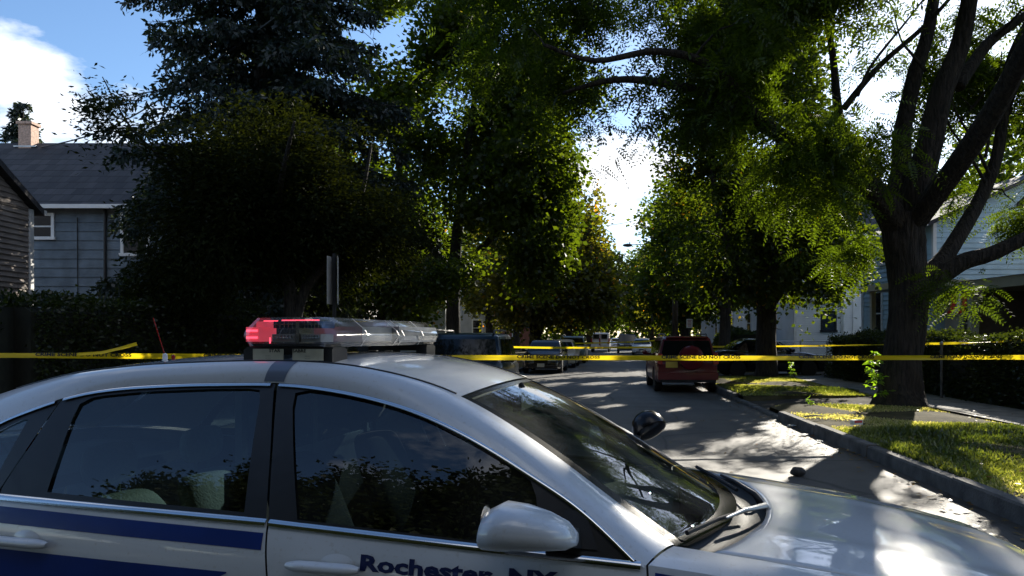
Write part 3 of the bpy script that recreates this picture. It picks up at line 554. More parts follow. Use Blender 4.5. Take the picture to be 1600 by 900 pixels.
# conifer and small tree on the left
def spruce(name, label, loc, H, Rm, seed, group=None, z0=1.6, full=True):
    rng = np.random.default_rng(seed); root = thing(name, label, 'tree', loc, 0, group); mb = MB(); mb.tube([(0, 0, -.1), (.05, 0, H*.4), (0, .04, H*.98)], [H*.021, H*.014, .02], 10); V = []; z = z0
    while z < H-.3:
        rad = min(Rm, (H-z)*.30+.25)
        for k in range(6 if full else 5):
            a = rng.uniform(0, 6.28); ln = rad*rng.uniform(.7, 1.15); d = np.array([math.cos(a), math.sin(a), 0]); t = np.linspace(0, 1, 7)[:, None]
            pts = np.array([0, 0, z])+d*ln*t+np.array([0, 0, 1])*(ln*(.12*t-.62*t*t+.30*t**4)); mb.tube([tuple(p) for p in pts], list(.035*(1-t[:, 0]*.85)*(H/18)), 5, False)
            m = int(ln/.065)+2; tt = rng.uniform(.12, 1, m*2)[:, None]; base = np.array([0, 0, z])+d*ln*tt+np.array([0, 0, 1])*(ln*(.12*tt-.62*tt*tt+.30*tt**4))
            sd = np.array([-d[1], d[0], 0])*rng.choice([-1, 1], len(tt))[:, None]; td = unit(sd*rng.uniform(.3, 1, (len(tt), 1))+d*.5-np.array([0, 0, 1])*rng.uniform(.3, 1.6, (len(tt), 1))); tl = rng.uniform(.25, .62, (len(tt), 1))*(.6+.4*rad/Rm)
            for s_ in np.linspace(.1, 1, 6 if full else 3):
                P = base+td*tl*s_; a_ = unit(td*.8+rng.normal(size=P.shape)*.55); b_ = unit(np.cross(a_, rng.normal(size=P.shape))); L_ = rng.uniform(.12, .22, (len(P), 1))*(1 if full else 1.7); w_ = L_*.40
                V.append(np.stack([P, P+a_*L_*.5+b_*w_*.5, P+a_*L_, P+a_*L_*.5-b_*w_*.5], 1))
        z += .30 if full else .45
    mb.build('trunk', M['bark2'], root, smooth=180); V = np.concatenate(V); link('crown', quads_mesh('crown', V, rng.uniform(0, 1, len(V))), M['needle'], root); return root
spruce('spruce', 'tall blue grey spruce with drooping branches behind the small dark tree', (-6.9, 21.0, .12), 20, 3.75, 5)
spruce('spruce', 'small distant spruce whose top shows behind the chimney', (-29.3, 45.5, 0), 15.9, 2.6, 8, full=False)
Y9 = 14.6
tree('small_tree', 'small dark narrow leaved tree with leaning stems in front of the spruce', 'tree', (-4.5, Y9, .12),
     [([(-4.5, Y9, .1), at(455, 480, Y9), at(440, 400, Y9), at(420, 320, Y9), at(395, 220, Y9)], [.16, .13, .10, .07, .03]), ([(-4.4, Y9, .2), at(470, 470, Y9), at(520, 400, Y9), at(560, 320, Y9), at(580, 230, Y9)], [.13, .10, .08, .05, .02]),
      ([at(440, 400, Y9), at(350, 330, 14.2), at(270, 260, 14), at(205, 200, 13.9), at(160, 120, 13.8)], [.08, .05, .035, .02, .008]), ([at(330, 315, 14.1), at(240, 235, 13.8), at(150, 195, 13.6)], [.03, .018, .006]), ([at(430, 370, Y9), at(440, 280, 13.4), at(460, 190, 12.8)], [.08, .05, .02])],
     [(at(420, 340, Y9), (1.9, 1.7, 1.5)), (at(350, 300, Y9), (1.1, 1.2, .9), .6), (at(510, 340, Y9), (2.1, 1.8, 1.6)), (at(350, 405, 14.2), (1.2, 1.2, 1.0), .7), (at(560, 390, Y9), (1.5, 1.4, 1.2)), (at(450, 225, 14), (1.7, 1.3, .9), .35), (at(265, 250, 13.9), (.9, .7, .9), .5), (at(170, 180, 13.7), (.55, .4, .75), .8), (at(300, 440, 14.4), (1.0, .9, .6), .6)],
     M['leaf_dark'], M['bark2'], 2600, 32, .19, (.105, .036), 31, twigs=480, thr=-.25, nscale=.7, up=.2, droop=.5, shell=2.2, r0=.016)
tree('sapling_tree', 'slim leaning tree with sparse bright leaves left of the street', 'tree', (-3.95, 21.0, .12),
     [([(-3.95, 21, .1), at(600, 480, 21), at(650, 424, 21), at(690, 380, 21)], [.14, .12, .10, .05]), ([at(618, 455, 21), at(600, 400, 20.6), at(590, 340, 20.3)], [.07, .05, .02])],
     [(at(620, 380, 21), (1.7, 1.5, 1.3)), (at(600, 440, 20.6), (1.3, 1.2, .8), .7), (at(680, 380, 21), (1.2, 1.2, 1.2))], M['leaf_maple'], M['bark2'], 700, 16, .25, (.13, .08), 33, twigs=90, thr=-.1, r0=.016, tint=(.1, .96))
# maples on the left verge
tree('maple', 'tall maple with sunlit yellow green leaves on the left verge', 'tree', (-2.1, 27, .12),
     [([at(708, 590, 27), at(708, 520, 27), at(709, 450, 27), at(715, 360, 27), at(730, 240, 27), at(750, 90, 27)], [.34, .25, .24, .2, .14, .05]), ([at(710, 430, 27), at(770, 370, 26.6), at(830, 300, 26), at(860, 200, 26)], [.14, .11, .08, .03]), ([at(710, 430, 27), at(650, 350, 27.5), at(620, 250, 28), at(610, 120, 28)], [.15, .12, .08, .03])],
     [((-1.2, 27, 9.6), (3.6, 3.6, 4.4)), ((.6, 26.4, 6.6), (2.4, 2.6, 3.2)), ((-2.6, 27, 5.0), (2.4, 2.4, 2.0), .8), ((-3.4, 27.6, 10.5), (1.9, 2.2, 3.6), .7), ((1.0, 26, 4.1), (1.3, 1.6, 1.0), .8), ((.5, 26.8, 12.7), (3.4, 3.5, 3.3), .8), ((-4.7, 27.5, 11), (1.8, 2, 3.2), .5), ((1.8, 26.2, 10.9), (1.8, 2, 1.6), 1.2), ((-3.2, 27, 13), (2.6, 2.6, 3.2), .8)], M['leaf_maple'], M['bark2'], 3300, 22, .28, (.19, .14), 41, twigs=220, thr=-.05, nscale=.95, shell=2.4, tint=(0, .93))
tree('maple', 'broad dark maple turning orange at its edges, left of the far street', 'tree', (1.3, 44, .12),
     [([at(836, 570, 44), at(838, 500, 44), at(845, 440, 44), at(860, 340, 44)], [.42, .34, .28, .1]), ([at(842, 460, 44), at(890, 400, 43), at(930, 350, 43)], [.2, .14, .05])],
     [((2.5, 44, 6.0), (3.3, 3.6, 3.8)), ((1.0, 44, 7.2), (3.0, 3.2, 4.2), .8), ((4.2, 43.5, 4.0), (1.9, 2.4, 1.7), .8)], M['leaf_autumn'], M['bark2'], 1500, 20, .36, (.26, .20), 43, twigs=90, thr=-.4, shell=3)
tree('street_tree', 'round street tree behind the oval one on the right verge', 'tree', (10.2, 36.5, .12), [([(10.2, 36.5, 0), (10.2, 36.5, 1.5), (10.3, 36.5, 3.2), (10.4, 36.6, 6), (10.3, 36.5, 8.6)], [.38, .27, .25, .16, .05]), ([(10.25, 36.5, 2.6), (11.4, 36.8, 4.4), (12.2, 37.1, 6.2)], [.15, .1, .04]), ([(10.25, 36.5, 2.8), (8.9, 36.2, 4.6), (8.3, 36.3, 6.6)], [.15, .1, .04])],
     [((10.3, 36.5, 6.3), (3.2, 3.3, 3.9)), ((11.6, 36.8, 4.7), (2.3, 2.2, 1.8)), ((8.8, 36, 5.4), (1.9, 2.0, 2.2))], M['leaf_maple'], M['bark2'], 1300, 20, .30, (.22, .17), 57, twigs=110, thr=-.15, shell=2.6, group='street trees down the road')
# prototypes for the trees farther away; copies share their meshes
pA = tree('street_tree', 'street tree on the right verge just past the utility pole', 'tree', (0, 0, 0), [([(0, 0, 0), (0, .05, 1.5), (.1, 0, 3.2), (.2, .1, 6), (.1, 0, 8.6)], [.42, .30, .28, .17, .05]), ([(.05, 0, 2.6), (1.2, .3, 4.4), (2, .6, 6.2)], [.16, .1, .04]), ([(.05, 0, 2.8), (-1.3, -.3, 4.6), (-2, -.2, 6.6)], [.16, .1, .04])],
     [((0, 0, 6.2), (3.4, 3.3, 3.9)), ((1.4, .3, 4.6), (2.3, 2.2, 1.9)), ((-1.5, -.5, 5.2), (2.1, 2.0, 2.2))], M['leaf_maple'], M['bark2'], 1100, 20, .34, (.27, .21), 51, twigs=80, thr=-.3, cut=False, shell=3)
pB = tree('street_tree', 'tall yellowing street tree beyond the utility pole', 'tree', (0, 0, 0), [([(0, 0, 0), (0, .05, 2), (.1, 0, 4), (.2, .1, 8), (.1, 0, 11)], [.4, .3, .26, .16, .05]), ([(.05, 0, 3), (1.3, .3, 5.4), (1.8, .6, 8)], [.15, .1, .04])],
     [((0, 0, 7.6), (2.7, 2.7, 5.0)), ((.8, .3, 5), (2.2, 2.2, 2.1)), ((-.6, -.3, 9.5), (1.8, 1.8, 3))], M['leaf_autumn'], M['bark2'], 1000, 20, .34, (.28, .2), 52, twigs=70, thr=-.3, cut=False, shell=3)
pA.location = (11.9, 52, .1); pA.scale = (1.05, 1.05, 1.05); pA.rotation_euler = (0, 0, 2.0); pA['group'] = 'street trees down the road'; pA['label'] = 'street tree on the right verge just past the utility pole'
pB.location = (14.1, 66, .12); pB['group'] = 'street trees down the road'
far = [ (pA, 14.6, 80, 1.1, 4.0, 'dark street tree near the right end of the street'),
       (pA, 4.4, 59, 1.05, 1.0, 'dark street tree above the champagne car on the left'), (pB, 6.6, 74, .95, 3.0, 'tall tree on the left just before the white van'), (pA, 9.3, 92, 1.1, 5.0, 'round tree on the left past the white van'),
       (pB, 12.6, 112, 1.0, 1.5, 'yellowing tree at the left end of the street'), (pA, 20.5, 104, 1.15, .7, 'tree at the far right end of the street'),
       (pA, -8.8, 34.5, 1.2, 2.7, 'dark yard tree between the slate blue house and the tan house'), (pA, -7.6, 49, 1.15, .3, 'yard tree between the tan house and the white house'), (pB, -2.0, 66, 1.1, 3.9, 'tall yard tree beside the white house on the left'), (pB, 24, 56, 1.15, .9, 'tall yard tree behind the white house on the right'),
       (pA, 28, 41, 1.25, 3.3, 'broad tree behind the pale blue house roof'), (pB, 30, 27, 1.2, 2.2, 'tall tree behind the cream porch house'), (pA, -14.5, 62, 1.3, 5.2, 'tree behind the white house on the left'), (pA, -24, 58, 1.3, 1.2, 'tree far behind the slate blue house'), (pA, 0.5, 84, 1.2, 2.4, 'tree beside the grey house far left'),
       (pB, 19, 62, 1.0, 5.5, 'tree in front of the pale house far right'), (pA, 26, 92, 1.3, .2, 'tree beyond the farthest grey house on the right')]
for src, x, y, s, rz, lb in far:
    c = copy_tree(src); c.location = (x, y, .1); c.scale = (s, s, s*random.Random(int(y)).uniform(.92, 1.1)); c.rotation_euler = (0, 0, rz); c['label'] = lb
rr = random.Random(9)
for i, x in enumerate((-8, 2, 11, 19, 28, 37, 46)):
    c = copy_tree(pA if i % 2 else pB); c.location = (x, 150+rr.uniform(-6, 8), 0); s = rr.uniform(1.25, 1.6); c.scale = (s*1.15, s*1.15, s); c.rotation_euler = (0, 0, rr.uniform(0, 6)); c['label'] = 'tree in the row that closes the far end of the street'; c['group'] = 'trees closing the street'
pC = tree('broad_tree', 'tree behind the viewer, reflected in the police car windows', 'tree', (0, 0, 0), [([(0, 0, 0), (0, .05, 3), (.1, 0, 7), (.2, .1, 11)], [.4, .3, .2, .05])],
     [((0, 0, 6.6), (3.6, 2.6, 4.6)), ((-1.5, .8, 4.2), (2.4, 1.8, 2.4)), ((1.6, .8, 4.6), (2.4, 1.8, 2.6)), ((.6, .4, 9.5), (2.2, 1.8, 2.2))], M['leaf_dark'], M['bark2'], 3000, 26, .28, (.17, .12), 55, twigs=60, thr=-.8, cut=False, shell=6)
pC['group'] = 'trees behind the viewer'
for i, (x, y, s) in enumerate(((-9.5, -7, 1.12), (-4.2, -8.0, 1.2), (1.0, -7.6, 1.15), (6.5, -8.2, 1.2), (-15, -8, 1.25), (12.5, -8, 1.2))):
    c = copy_tree(pC) if i else pC; c.location = (x, y, 0); c.scale = (s, s, s*(1+.06*math.sin(i*2))); c.rotation_euler = (0, 0, math.pi+.35*math.sin(i*1.7))
rng = np.random.default_rng(77); n = 26000; P = np.stack([rng.uniform(-70, 110, n), rng.uniform(168, 176, n), 9.5*rng.uniform(0, 1, n)**.8], 1); P[:, 2] *= 1+.25*np.sin(P[:, 0]*.31)+.15*np.sin(P[:, 0]*.83)
tag(link('woodland', quads_mesh('woodland', leaf_quads(P, rng, 1.1, .8, .4, None, .2), rng.uniform(0, .9, n)), M['leaf_maple']), 'dark far off wood closing the end of the street', 'wood', None, 'stuff')
# hedges
def hedge(label, pts, width, h, seed, dens=1500, leaf=(.075, .045), lumps=.18):
    rng = np.random.default_rng(seed); root = thing('hedge', label, 'hedge', (*pts[0], .12)); P0 = np.array(pts[0]); seg = [np.array(p)-P0 for p in pts]; V = []; core = MB(); nf = NF(seed, .8)
    for a, b in zip(seg[:-1], seg[1:]):
        d = b-a; ln = np.linalg.norm(d); d = d/ln; nrm = np.array([d[1], -d[0]]); n = int(dens*ln*(2*h+width))
        s = rng.uniform(0, ln, n); q = rng.uniform(0, 2*h+width, n); side = np.where(q < h, -1.0, np.where(q > h+width, 1.0, 0.0)); off = np.where(side == 0, q-h-width/2, side*width/2); z = np.where(q < h, q, np.where(q > h+width, 2*h+width-q, h))
        P = np.stack([a[0]+d[0]*s+nrm[0]*off, a[1]+d[1]*s+nrm[1]*off, z], 1); o = np.stack([nrm[0]*side, nrm[1]*side, (side == 0)*1.0], 1); P = P+o*(nf(P)[:, None]*lumps*.6+rng.normal(size=(n, 1))*.07)
        V.append(leaf_quads(P, rng, leaf[0], leaf[1], .4, o, .1))
        k = max(2, int(ln/.5)); core.loft([[(a[0]+d[0]*t+nrm[0]*x, a[1]+d[1]*t+nrm[1]*x, z_) for x, z_ in ((-width/2+.12, 0), (-width/2+.12, h-.2+.05*math.sin(t*3)), (-width/4, h-.12), (width/4, h-.12), (width/2-.12, h-.2), (width/2-.12, 0))] for t in np.linspace(0, ln, k)], True, True)
    V = np.concatenate(V); core.build('branches', M['hedge_core'], root); link('leaves', quads_mesh('leaves', V, rng.uniform(0, 1, len(V))), M['leaf_hedge'], root); return root
hedge('tall dark hedge along the left pavement in front of the slate blue house', [(-14.5, 11.6), (-8.0, 12.2), (-6.4, 15.5), (-6.0, 19.5)], 1.1, 2.05, 61, 1100)
hedge('bushy shrub rising above the hedge by the slate blue house', [(-8.9, 17.6), (-7.2, 17.9)], 1.3, 2.75, 62, 900, (.09, .05), .35)
hedge('long dark clipped hedge behind the right pavement', [(10.1, 11.0), (10.75, 17.5), (11.65, 26.8)], .9, 1.48, 63, 1200)
hedge('small shrub row beneath the pale houses beyond the driveway', [(12.4, 40), (13.2, 45)], 1.6, 1.7, 64, 450, (.14, .09), .4)
# grass blades on the right verge (one mass nobody could count)
rng = np.random.default_rng(71); n = 150000; Yg = 5.5+(rng.uniform(0, 1, n)**1.35)*27; xo = rng.uniform(.16, 3.3, n); RKv = np.where(Yg < 22, 3.62+.1*Yg, 5.82+.15*(Yg-22))
P = np.stack([RKv+xo, Yg, np.full(n, .16)], 1); nf = NF(72, .55); nf2 = NF(73, 1.6); dn = nf(P)+.8*nf2(P); kp = (dn > -1.35+rng.normal(size=n)*.4) & ~((Yg > 15.6) & (Yg < 18.3)) & ~((Yg > 26.7) & (Yg < 30.9)); P = P[kp]; dn = dn[kp]; n = len(P)
e_ = np.minimum(1, np.minimum(xo[kp]/3.2*12, (1-xo[kp]/3.2)*12)); P[:, 2] = .135+e_*.03
hgt = (np.clip(.036+.016*dn, .02, .09)*rng.uniform(.6, 1.5, n))[:, None]; a = unit(rng.normal(size=(n, 3))*np.array([.55, .55, .1])+np.array([0, 0, 1])); b = unit(np.cross(a, rng.normal(size=(n, 3)))); wd = rng.uniform(.004, .009, (n, 1))*(1+P[:, 1:2]/18)
V = np.stack([P-b*wd, P+b*wd, P+a*hgt*.7+b*wd*.7, P+a*hgt+unit(rng.normal(size=(n, 3)))*hgt*.25], 1)
tag(link('grass', quads_mesh('grass', V, np.clip(rng.uniform(0, 1, n)*.75+.20-.20*dn+.25*np.clip(NF(75, .9)(P), -.5, 1.2), 0, 1)), M['grass']), 'uneven green and straw grass on the right verge', 'grass', None, 'stuff')
rng = np.random.default_rng(91); n = 900; Yl = 5+rng.uniform(0, 1, n)**1.6*40; k = rng.uniform(0, 1, n); RKl = np.where(Yl < 22, 3.62+.1*Yl, 5.82+.15*(Yl-22)); xl = np.where(k < .45, RKl-np.abs(rng.normal(size=n))*.22-.03, np.where(k < .7, RKl-rng.uniform(.3, 6.5, n), RKl+rng.uniform(.3, 4.5, n)))
P = np.stack([xl, Yl, np.where(k < .7, .012, .20)], 1); V = leaf_quads(P, rng, .075, .05, 6.0, None, -.0); V[:, :, 2] = P[:, None, 2]+np.abs(V[:, :, 2]-P[:, None, 2])*.35
tag(link('fallen_leaves', quads_mesh('fallen_leaves', V, rng.uniform(.5, 1, n)), M['leaf_fallen']), 'fallen yellow and brown leaves scattered along the gutter and lawn', 'leaves', None, 'stuff')
# saplings
def sapling(label, loc, h, seed, nl=26, ll=.13):
    rng = np.random.default_rng(seed); root = thing('sapling', label, 'plant', loc); mb = MB(); mb.tube([(0, 0, 0), (.03, 0, h*.4), (-.02, .02, h*.75), (-.08, 0, h)], [.012, .009, .007, .003], 6); P = []; D = []
    for i in range(nl):
        t = rng.uniform(.22, 1.0); a = rng.uniform(0, 6.28); ln = rng.uniform(.06, .26)*h*(1.25-t*.8); p0 = np.array([.03-.1*t, 0, h*t]); p1 = p0+np.array([math.cos(a)*ln, math.sin(a)*ln, .06*h]); mb.tube([p0, p1], [.004, .002], 4, False)
        for j in range(5): P.append(p0+(p1-p0)*(.35+.16*j)); D.append(np.array([math.cos(a+(j % 2*2-1)*.9), math.sin(a+(j % 2*2-1)*.9), -.15]))
    mb.build('stem', M['bark2'], root); V = leaf_quads(np.array(P), rng, ll, ll*.5, 1.6, np.array(D)*2.0, .1); link('leaves', quads_mesh('leaves', V, rng.uniform(.3, 1, len(V))), M['leaf_sapling'], root)
sapling('bright green sapling standing at the foot of the big right hand trunk', (7.42, 15.45, .14), 1.1, 81, 34)
sapling('small bright green sprout at the base of the oval street tree', (9.5, 25.6, .14), .55, 82, 16, .10)
sapling('low green weed on the lawn in front of the dirt apron', (6.0, 15.2, .14), .22, 83, 10, .07)
# ------------------------------------------------------------ vehicles along the street
def wheel_parts(par, x, y, r, wdt, rimm, spokes=6):
    s = 1 if y > 0 else -1; mb = MB(); mb.lathe([(r*.60, -wdt/2), (r*.90, -wdt/2), (r*.98, -wdt*.36), (r, -wdt*.15), (r, wdt*.15), (r*.98, wdt*.36), (r*.90, wdt/2), (r*.60, wdt/2)], (0, 0, 0), 'Y', 28)
    wh = empty('wheel', (x, y, r)); wh.parent = par; mb.build('tyre', M['rubber'], wh, smooth=40)
    mb = MB(); o = s*wdt*.42; mb.lathe([(r*.62, o-.05*s), (r*.66, o), (r*.60, o+.012*s), (r*.56, o-.05*s), (.02, o-.06*s)], (0, 0, 0), 'Y', 28); mb.lathe([(r*.15, o-.05*s), (r*.14, o+.008*s), (.01, o+.012*s)], (0, 0, 0), 'Y', 16)
    for k in range(spokes):
        a = 2*math.pi*k/spokes; d = Vector((math.cos(a), 0, math.sin(a))); t = Vector((-math.sin(a), 0, math.cos(a))); yo = Vector((0, o, 0))
        mb.loft([[d*q+t*w_*u+yo+Vector((0, s*e, 0)) for u, e in ((-1, -.03), (-.7, .004), (.7, .004), (1, -.03))] for q, w_ in ((r*.10, r*.075), (r*.60, r*.11))], True, True)
    mb.build('rim', rimm, wh, smooth=40); return wh
def vehicle(name, label, cat, loc, rz, paint, L=4.6, W=.88, zs=.20, zhood=.92, znose=.70, belt=.95, roof=1.45, deck=.98, xwb=.95, xwt=.30, xrt=-1.05, xrb=-1.75, wr=.62, wheel=.32, axf=None, axr=None, side_cuts=((.03, .47), (.52, .97)), nose_round=.30, tail_round=.22, rails=False, plate='front', plate_m=None, wind=True, rear_glass=True, rimm=None, group=None, tailm=None, side_glass=True):
    root = thing(name, label, cat, loc, rz, group); rimm = rimm or M['rim']; axf = axf if axf is not None else L/2-.88; axr = axr if axr is not None else -L/2+.95; ra = wheel+.055; mb = MB()
    xs = sorted(set([-L/2, -L/2+.05, -L/2+.15, -L/2+.35, L/2-.55, L/2-.3, L/2-.12, L/2-.03, L/2, xwb, xrb, 0, .3, -.5]+[axf+ra*c_ for c_ in (-1.001, -.999, -.85, -.5, 0, .5, .85, .999, 1.001)]+[axr+ra*c_ for c_ in (-1.001, -.999, -.85, -.5, 0, .5, .85, .999, 1.001)]))
    def w_at(x):
        f = max(0, (x-(L/2-.75))/.75); b = max(0, ((-L/2+.6)-x)/.6); return W*(1-nose_round*f**2.4*.8-tail_round*b**2.4*.6)
    def zt(x): return float(np.interp(x, [-L/2, -L/2+.06, xrb, xwb, L/2-.35, L/2-.06, L/2], [deck-.22, deck-.03, deck, zhood+.02, znose+.08, znose-.05, znose-.24]))
    def zb_(x):
        z = zs+.05*max(0, (abs(x)-(L/2-.35))/.35)
        for a in (axf, axr):
            if abs(x-a) < ra: z = max(z, math.sqrt(ra*ra-(x-a)**2)+wheel*.9)
        return z
    rings = []
    for x in xs:
        w_, t, b = w_at(x), zt(x), zb_(x); t = max(t, b+.06); h = t-b
        half = [(-.92*w_, b), (-w_, b+.12*h), (-1.0*w_, b+.55*h), (-.985*w_, t-.16*h), (-.93*w_, t-.05*h), (-.78*w_, t), (-.3*w_, t+.018)]
        rings.append([(x, y, z) for y, z in half]+[(x, -y, z) for y, z in half[::-1]])
    mb.loft(rings, True, True)
    wb_ = W*.93; gz = belt-.03
    def plan(xf, xr, w_, z, rf, rr): return [(xf, -w_*rf*.6, z), (xf-.06, -w_*.97, z), (xf-.16, -w_, z), ((xf+xr)/2, -w_*1.01, z), (xr+.14, -w_, z), (xr+.04, -w_*.97, z), (xr, -w_*rr*.6, z)]
    def ring(xf, xr, w_, z): p_ = plan(xf, xr, w_, z, .9, .9); return p_+[(x, -y, z) for x, y, z in p_[::-1]]
    mb.loft([ring(xwb+.02, xrb-.02, wb_, gz-.08), ring(xwb, xrb, wb_*.995, gz), ring(xwt+.07, xrt-.07, wr*1.03, roof-.09), ring(xwt-.02, xrt+.02, wr*.96, roof-.03), ring(xwt-.25, xrt+.22, wr*.66, roof)], True, True)
    mb.build('body', paint, root, smooth=42)
    # glazing: panels set proud of the cabin
    zg0, zg1 = gz+.03, roof-.13
    def sp(s, t, o=.008):
        z = zg0+(zg1-zg0)*t; tt = (z-gz)/(roof-.09-gz); f = xwb-.16+(xwt+.07-.16-(xwb-.16))*tt; r = xrb+.14+(xrt-.07+.14-(xrb+.14))*tt; w_ = wb_*.995+(wr*1.03-wb_*.995)*tt; return Vector((r+(f-r)*s, -(w_*1.01+o), z))
    if side_glass:
        for a, b in side_cuts:
            for sd in (1, -1):
                g = MB(); g.grid(lambda u, v: (lambda q: (q.x, q.y*sd, q.z))(sp(a+(b-a)*u, v)), 3, 3); g.build('side_window', M['car_glass'], root, smooth=180)
    def ends(xb, xt, sgn, nm):
        def f(u, v):
            z = zg0+(zg1-zg0)*v; tt = (z-gz)/(roof-.09-gz); x = xb+(xt-xb)*tt; w_ = (wb_*.9+(wr*.93-wb_*.9)*tt); y = (u*2-1)*w_; return (x+sgn*(.010+.03*(1-(u*2-1)**2)), y, z)
        g = MB(); g.grid(f, 8, 4); g.build(nm, M['car_glass'], root, smooth=180)
    if wind: ends(xwb, xwt+.07, 1, 'windshield')
    if rear_glass: ends(xrb, xrt-.07, -1, 'rear_window')
    for x in (axf, axr):
        for s in (-1, 1): wheel_parts(root, x, s*(W-.115), wheel, .21, rimm)
    wf, wr_ = w_at(L/2-.1), w_at(-L/2+.08)
    for s in (-1, 1):
        mb = MB(); mb.loft([[(L/2-.30+a, s*(wf*.98-b), z) for a, b, z in ((0, -.03, znose-.12), (0, -.03, znose+.03), (.22, .10, znose-.02), (.27, .12, znose-.14))], [(L/2-.02, s*(wf*.42), znose-.16), (L/2-.04, s*(wf*.42), znose-.04), (L/2+.005, s*(wf*.42), znose-.05), (L/2+.02, s*(wf*.42), znose-.15)]], True, True); mb.build('headlight', M['headlight'], root, smooth=40)
        mb = MB(); mb.box((-L/2+.04, s*(wr_*.86), deck-.20), (.14, .24, .22)); mb.build('taillight', tailm or M['taillight'], root)
        mb = MB(); mb.tube([(xwb-.28, s*(W*.93), belt+.02), (xwb-.27, s*(W+.10), belt+.05)], [.03, .05], 8); mb.lathe([(.02, -.10), (.075, -.07), (.085, 0), (.07, .07), (.02, .09)], (xwb-.26, s*(W+.10), belt+.07), 'X', 12); mb.build('door_mirror', paint, root, smooth=40)
    mb = MB(); mb.loft([[(L/2-.02+a, y, z) for a, z in ((-.1, znose-.30), (.02, znose-.30), (.025, znose-.17), (-.1, znose-.17))] for y in (-wf*.4, wf*.4)], True, True)
    for i in range(3): mb.box((L/2+.012, 0, znose-.285+i*.045), (.03, wf*.82, .012))
    mb.build('grille', M['black_plastic'], root)
    MB().box((L/2-.05, 0, zs+.10), (.16, wf*1.5, .07)).build('bumper_trim', M['black_plastic'], root); MB().box((-L/2+.05, 0, zs+.13), (.16, wr_*1.7, .08)).build('bumper_trim', M['black_plastic'], root)
    mb = MB(); px = L/2+.035 if plate == 'front' else -L/2-.012; mb.box((px, 0 if plate == 'front' else .18*0, znose-.33 if plate == 'front' else deck-.40), (.014, .31, .155)); mb.build('licence_plate', plate_m or M['plate_white'], root)
    mb = MB()
    for s in (-1, 1): mb.box(((axf+axr)/2, s*W*.6, wheel+.02), (axf-axr-.2, .3, .06))
    mb.box((0, 0, zs+.12), (L*.86, W*1.5, .08)); mb.build('underbody', M['black_plastic'], root)
    if rails:
        for s in (-1, 1): MB().tube([(xwt-.05, s*wr*.88, roof-.03), (xwt-.18, s*wr*.88, roof+.055), (xrt+.25, s*wr*.88, roof+.055), (xrt+.12, s*wr*.88, roof-.03)], .022, 8).build('roof_rail', M['black_metal'], root, smooth=60)
    return root
def paint(name, col, rough=.28): return mat(name, col, rough, .0, noise=.06, nscale=2, coat=.25)
P_red = paint('paint_red', (.13, .001, .010)); P_black = mat('paint_black', (.008, .009, .012), .2, coat=.6); P_blue = paint('paint_blue', (.007, .018, .036)); P_champ = paint('paint_champagne', (.40, .36, .29)); P_green = paint('paint_grey_green', (.16, .20, .18)); P_white = paint('paint_white_van', (.70, .71, .73)); P_silver = paint('paint_silver', (.42, .45, .52)); P_dark = paint('paint_charcoal', (.03, .03, .035))
def street_rz(Y): return math.atan2(1, .1 if Y < 22 else .15)    # heading away from the viewer
# red SUV parked on the right, rear towards the viewer
ry = 23.5; red = vehicle('parked_suv', 'dark red SUV parked at the right kerb with covered spare wheel', 'SUV', (RK(ry)-.90, ry, 0), street_rz(20), P_red, L=4.4, W=.875, zs=.27, zhood=1.04, znose=.86, belt=1.02, roof=1.60, deck=1.03, xwb=.98, xwt=.42, xrt=-1.92, xrb=-2.05, wr=.66, wheel=.345, side_cuts=((.03, .34), (.38, .66), (.70, .97)), tail_round=.12, rails=True, plate='none', axr=-1.38, axf=1.26)
for ch in list(red.children):
    if ch.name.startswith(('taillight', 'licence')): bpy.data.objects.remove(ch)
for s in (-1, 1): MB().loft([[(-2.26, s*y_, z_) for y_, z_ in ((.70, .80), (.845, .82), (.82, 1.12), (.70, 1.10))], [(-1.98, s*y_, z_) for y_, z_ in ((.74, .80), (.885, .82), (.86, 1.12), (.74, 1.10))]], True, True).build('taillight', M['taillight'], red, smooth=30)
mb = MB(); mb.lathe([(.02, -.30), (.20, -.295), (.32, -.27), (.345, -.22), (.345, -.05), (.30, 0)], (-2.17, -.08, .99), 'X', 32); mb.build('spare_wheel_cover', P_red, red, smooth=40)
mb = MB(); mb.box((-2.215, .44, .80), (.02, .33, .17)); mb.build('licence_plate', M['plate_yellow'], red)
mb = MB(); mb.box((-2.22, 0, .48), (.16, 1.66, .20)); mb.build('rear_bumper', P_red, red); mb = MB(); mb.box((-2.24, 0, .36), (.10, 1.5, .10)); mb.build('bumper_trim', M['black_plastic'], red)
mb = MB(); mb.box((-2.06, -.1, 1.16), (.05, .5, .03), 0, 0, .25); mb.build('rear_wiper', M['black_plastic'], red)
mb = MB(); mb.box((-1.98, 0, 1.575), (.24, 1.15, .035), 0, -.1); mb.build('spoiler', P_red, red)
# black car in the driveway, seen from the side
vehicle('parked_car', 'black compact car parked across the driveway behind the oval tree', 'car', (9.55, 28.6, .10), 0.0, P_black, L=4.25, W=.84, roof=1.42, belt=.93, zhood=.93, znose=.74, deck=1.0, xwb=.92, xwt=.18, xrt=-1.0, xrb=-1.62, wheel=.31, axf=1.32, axr=-1.28)
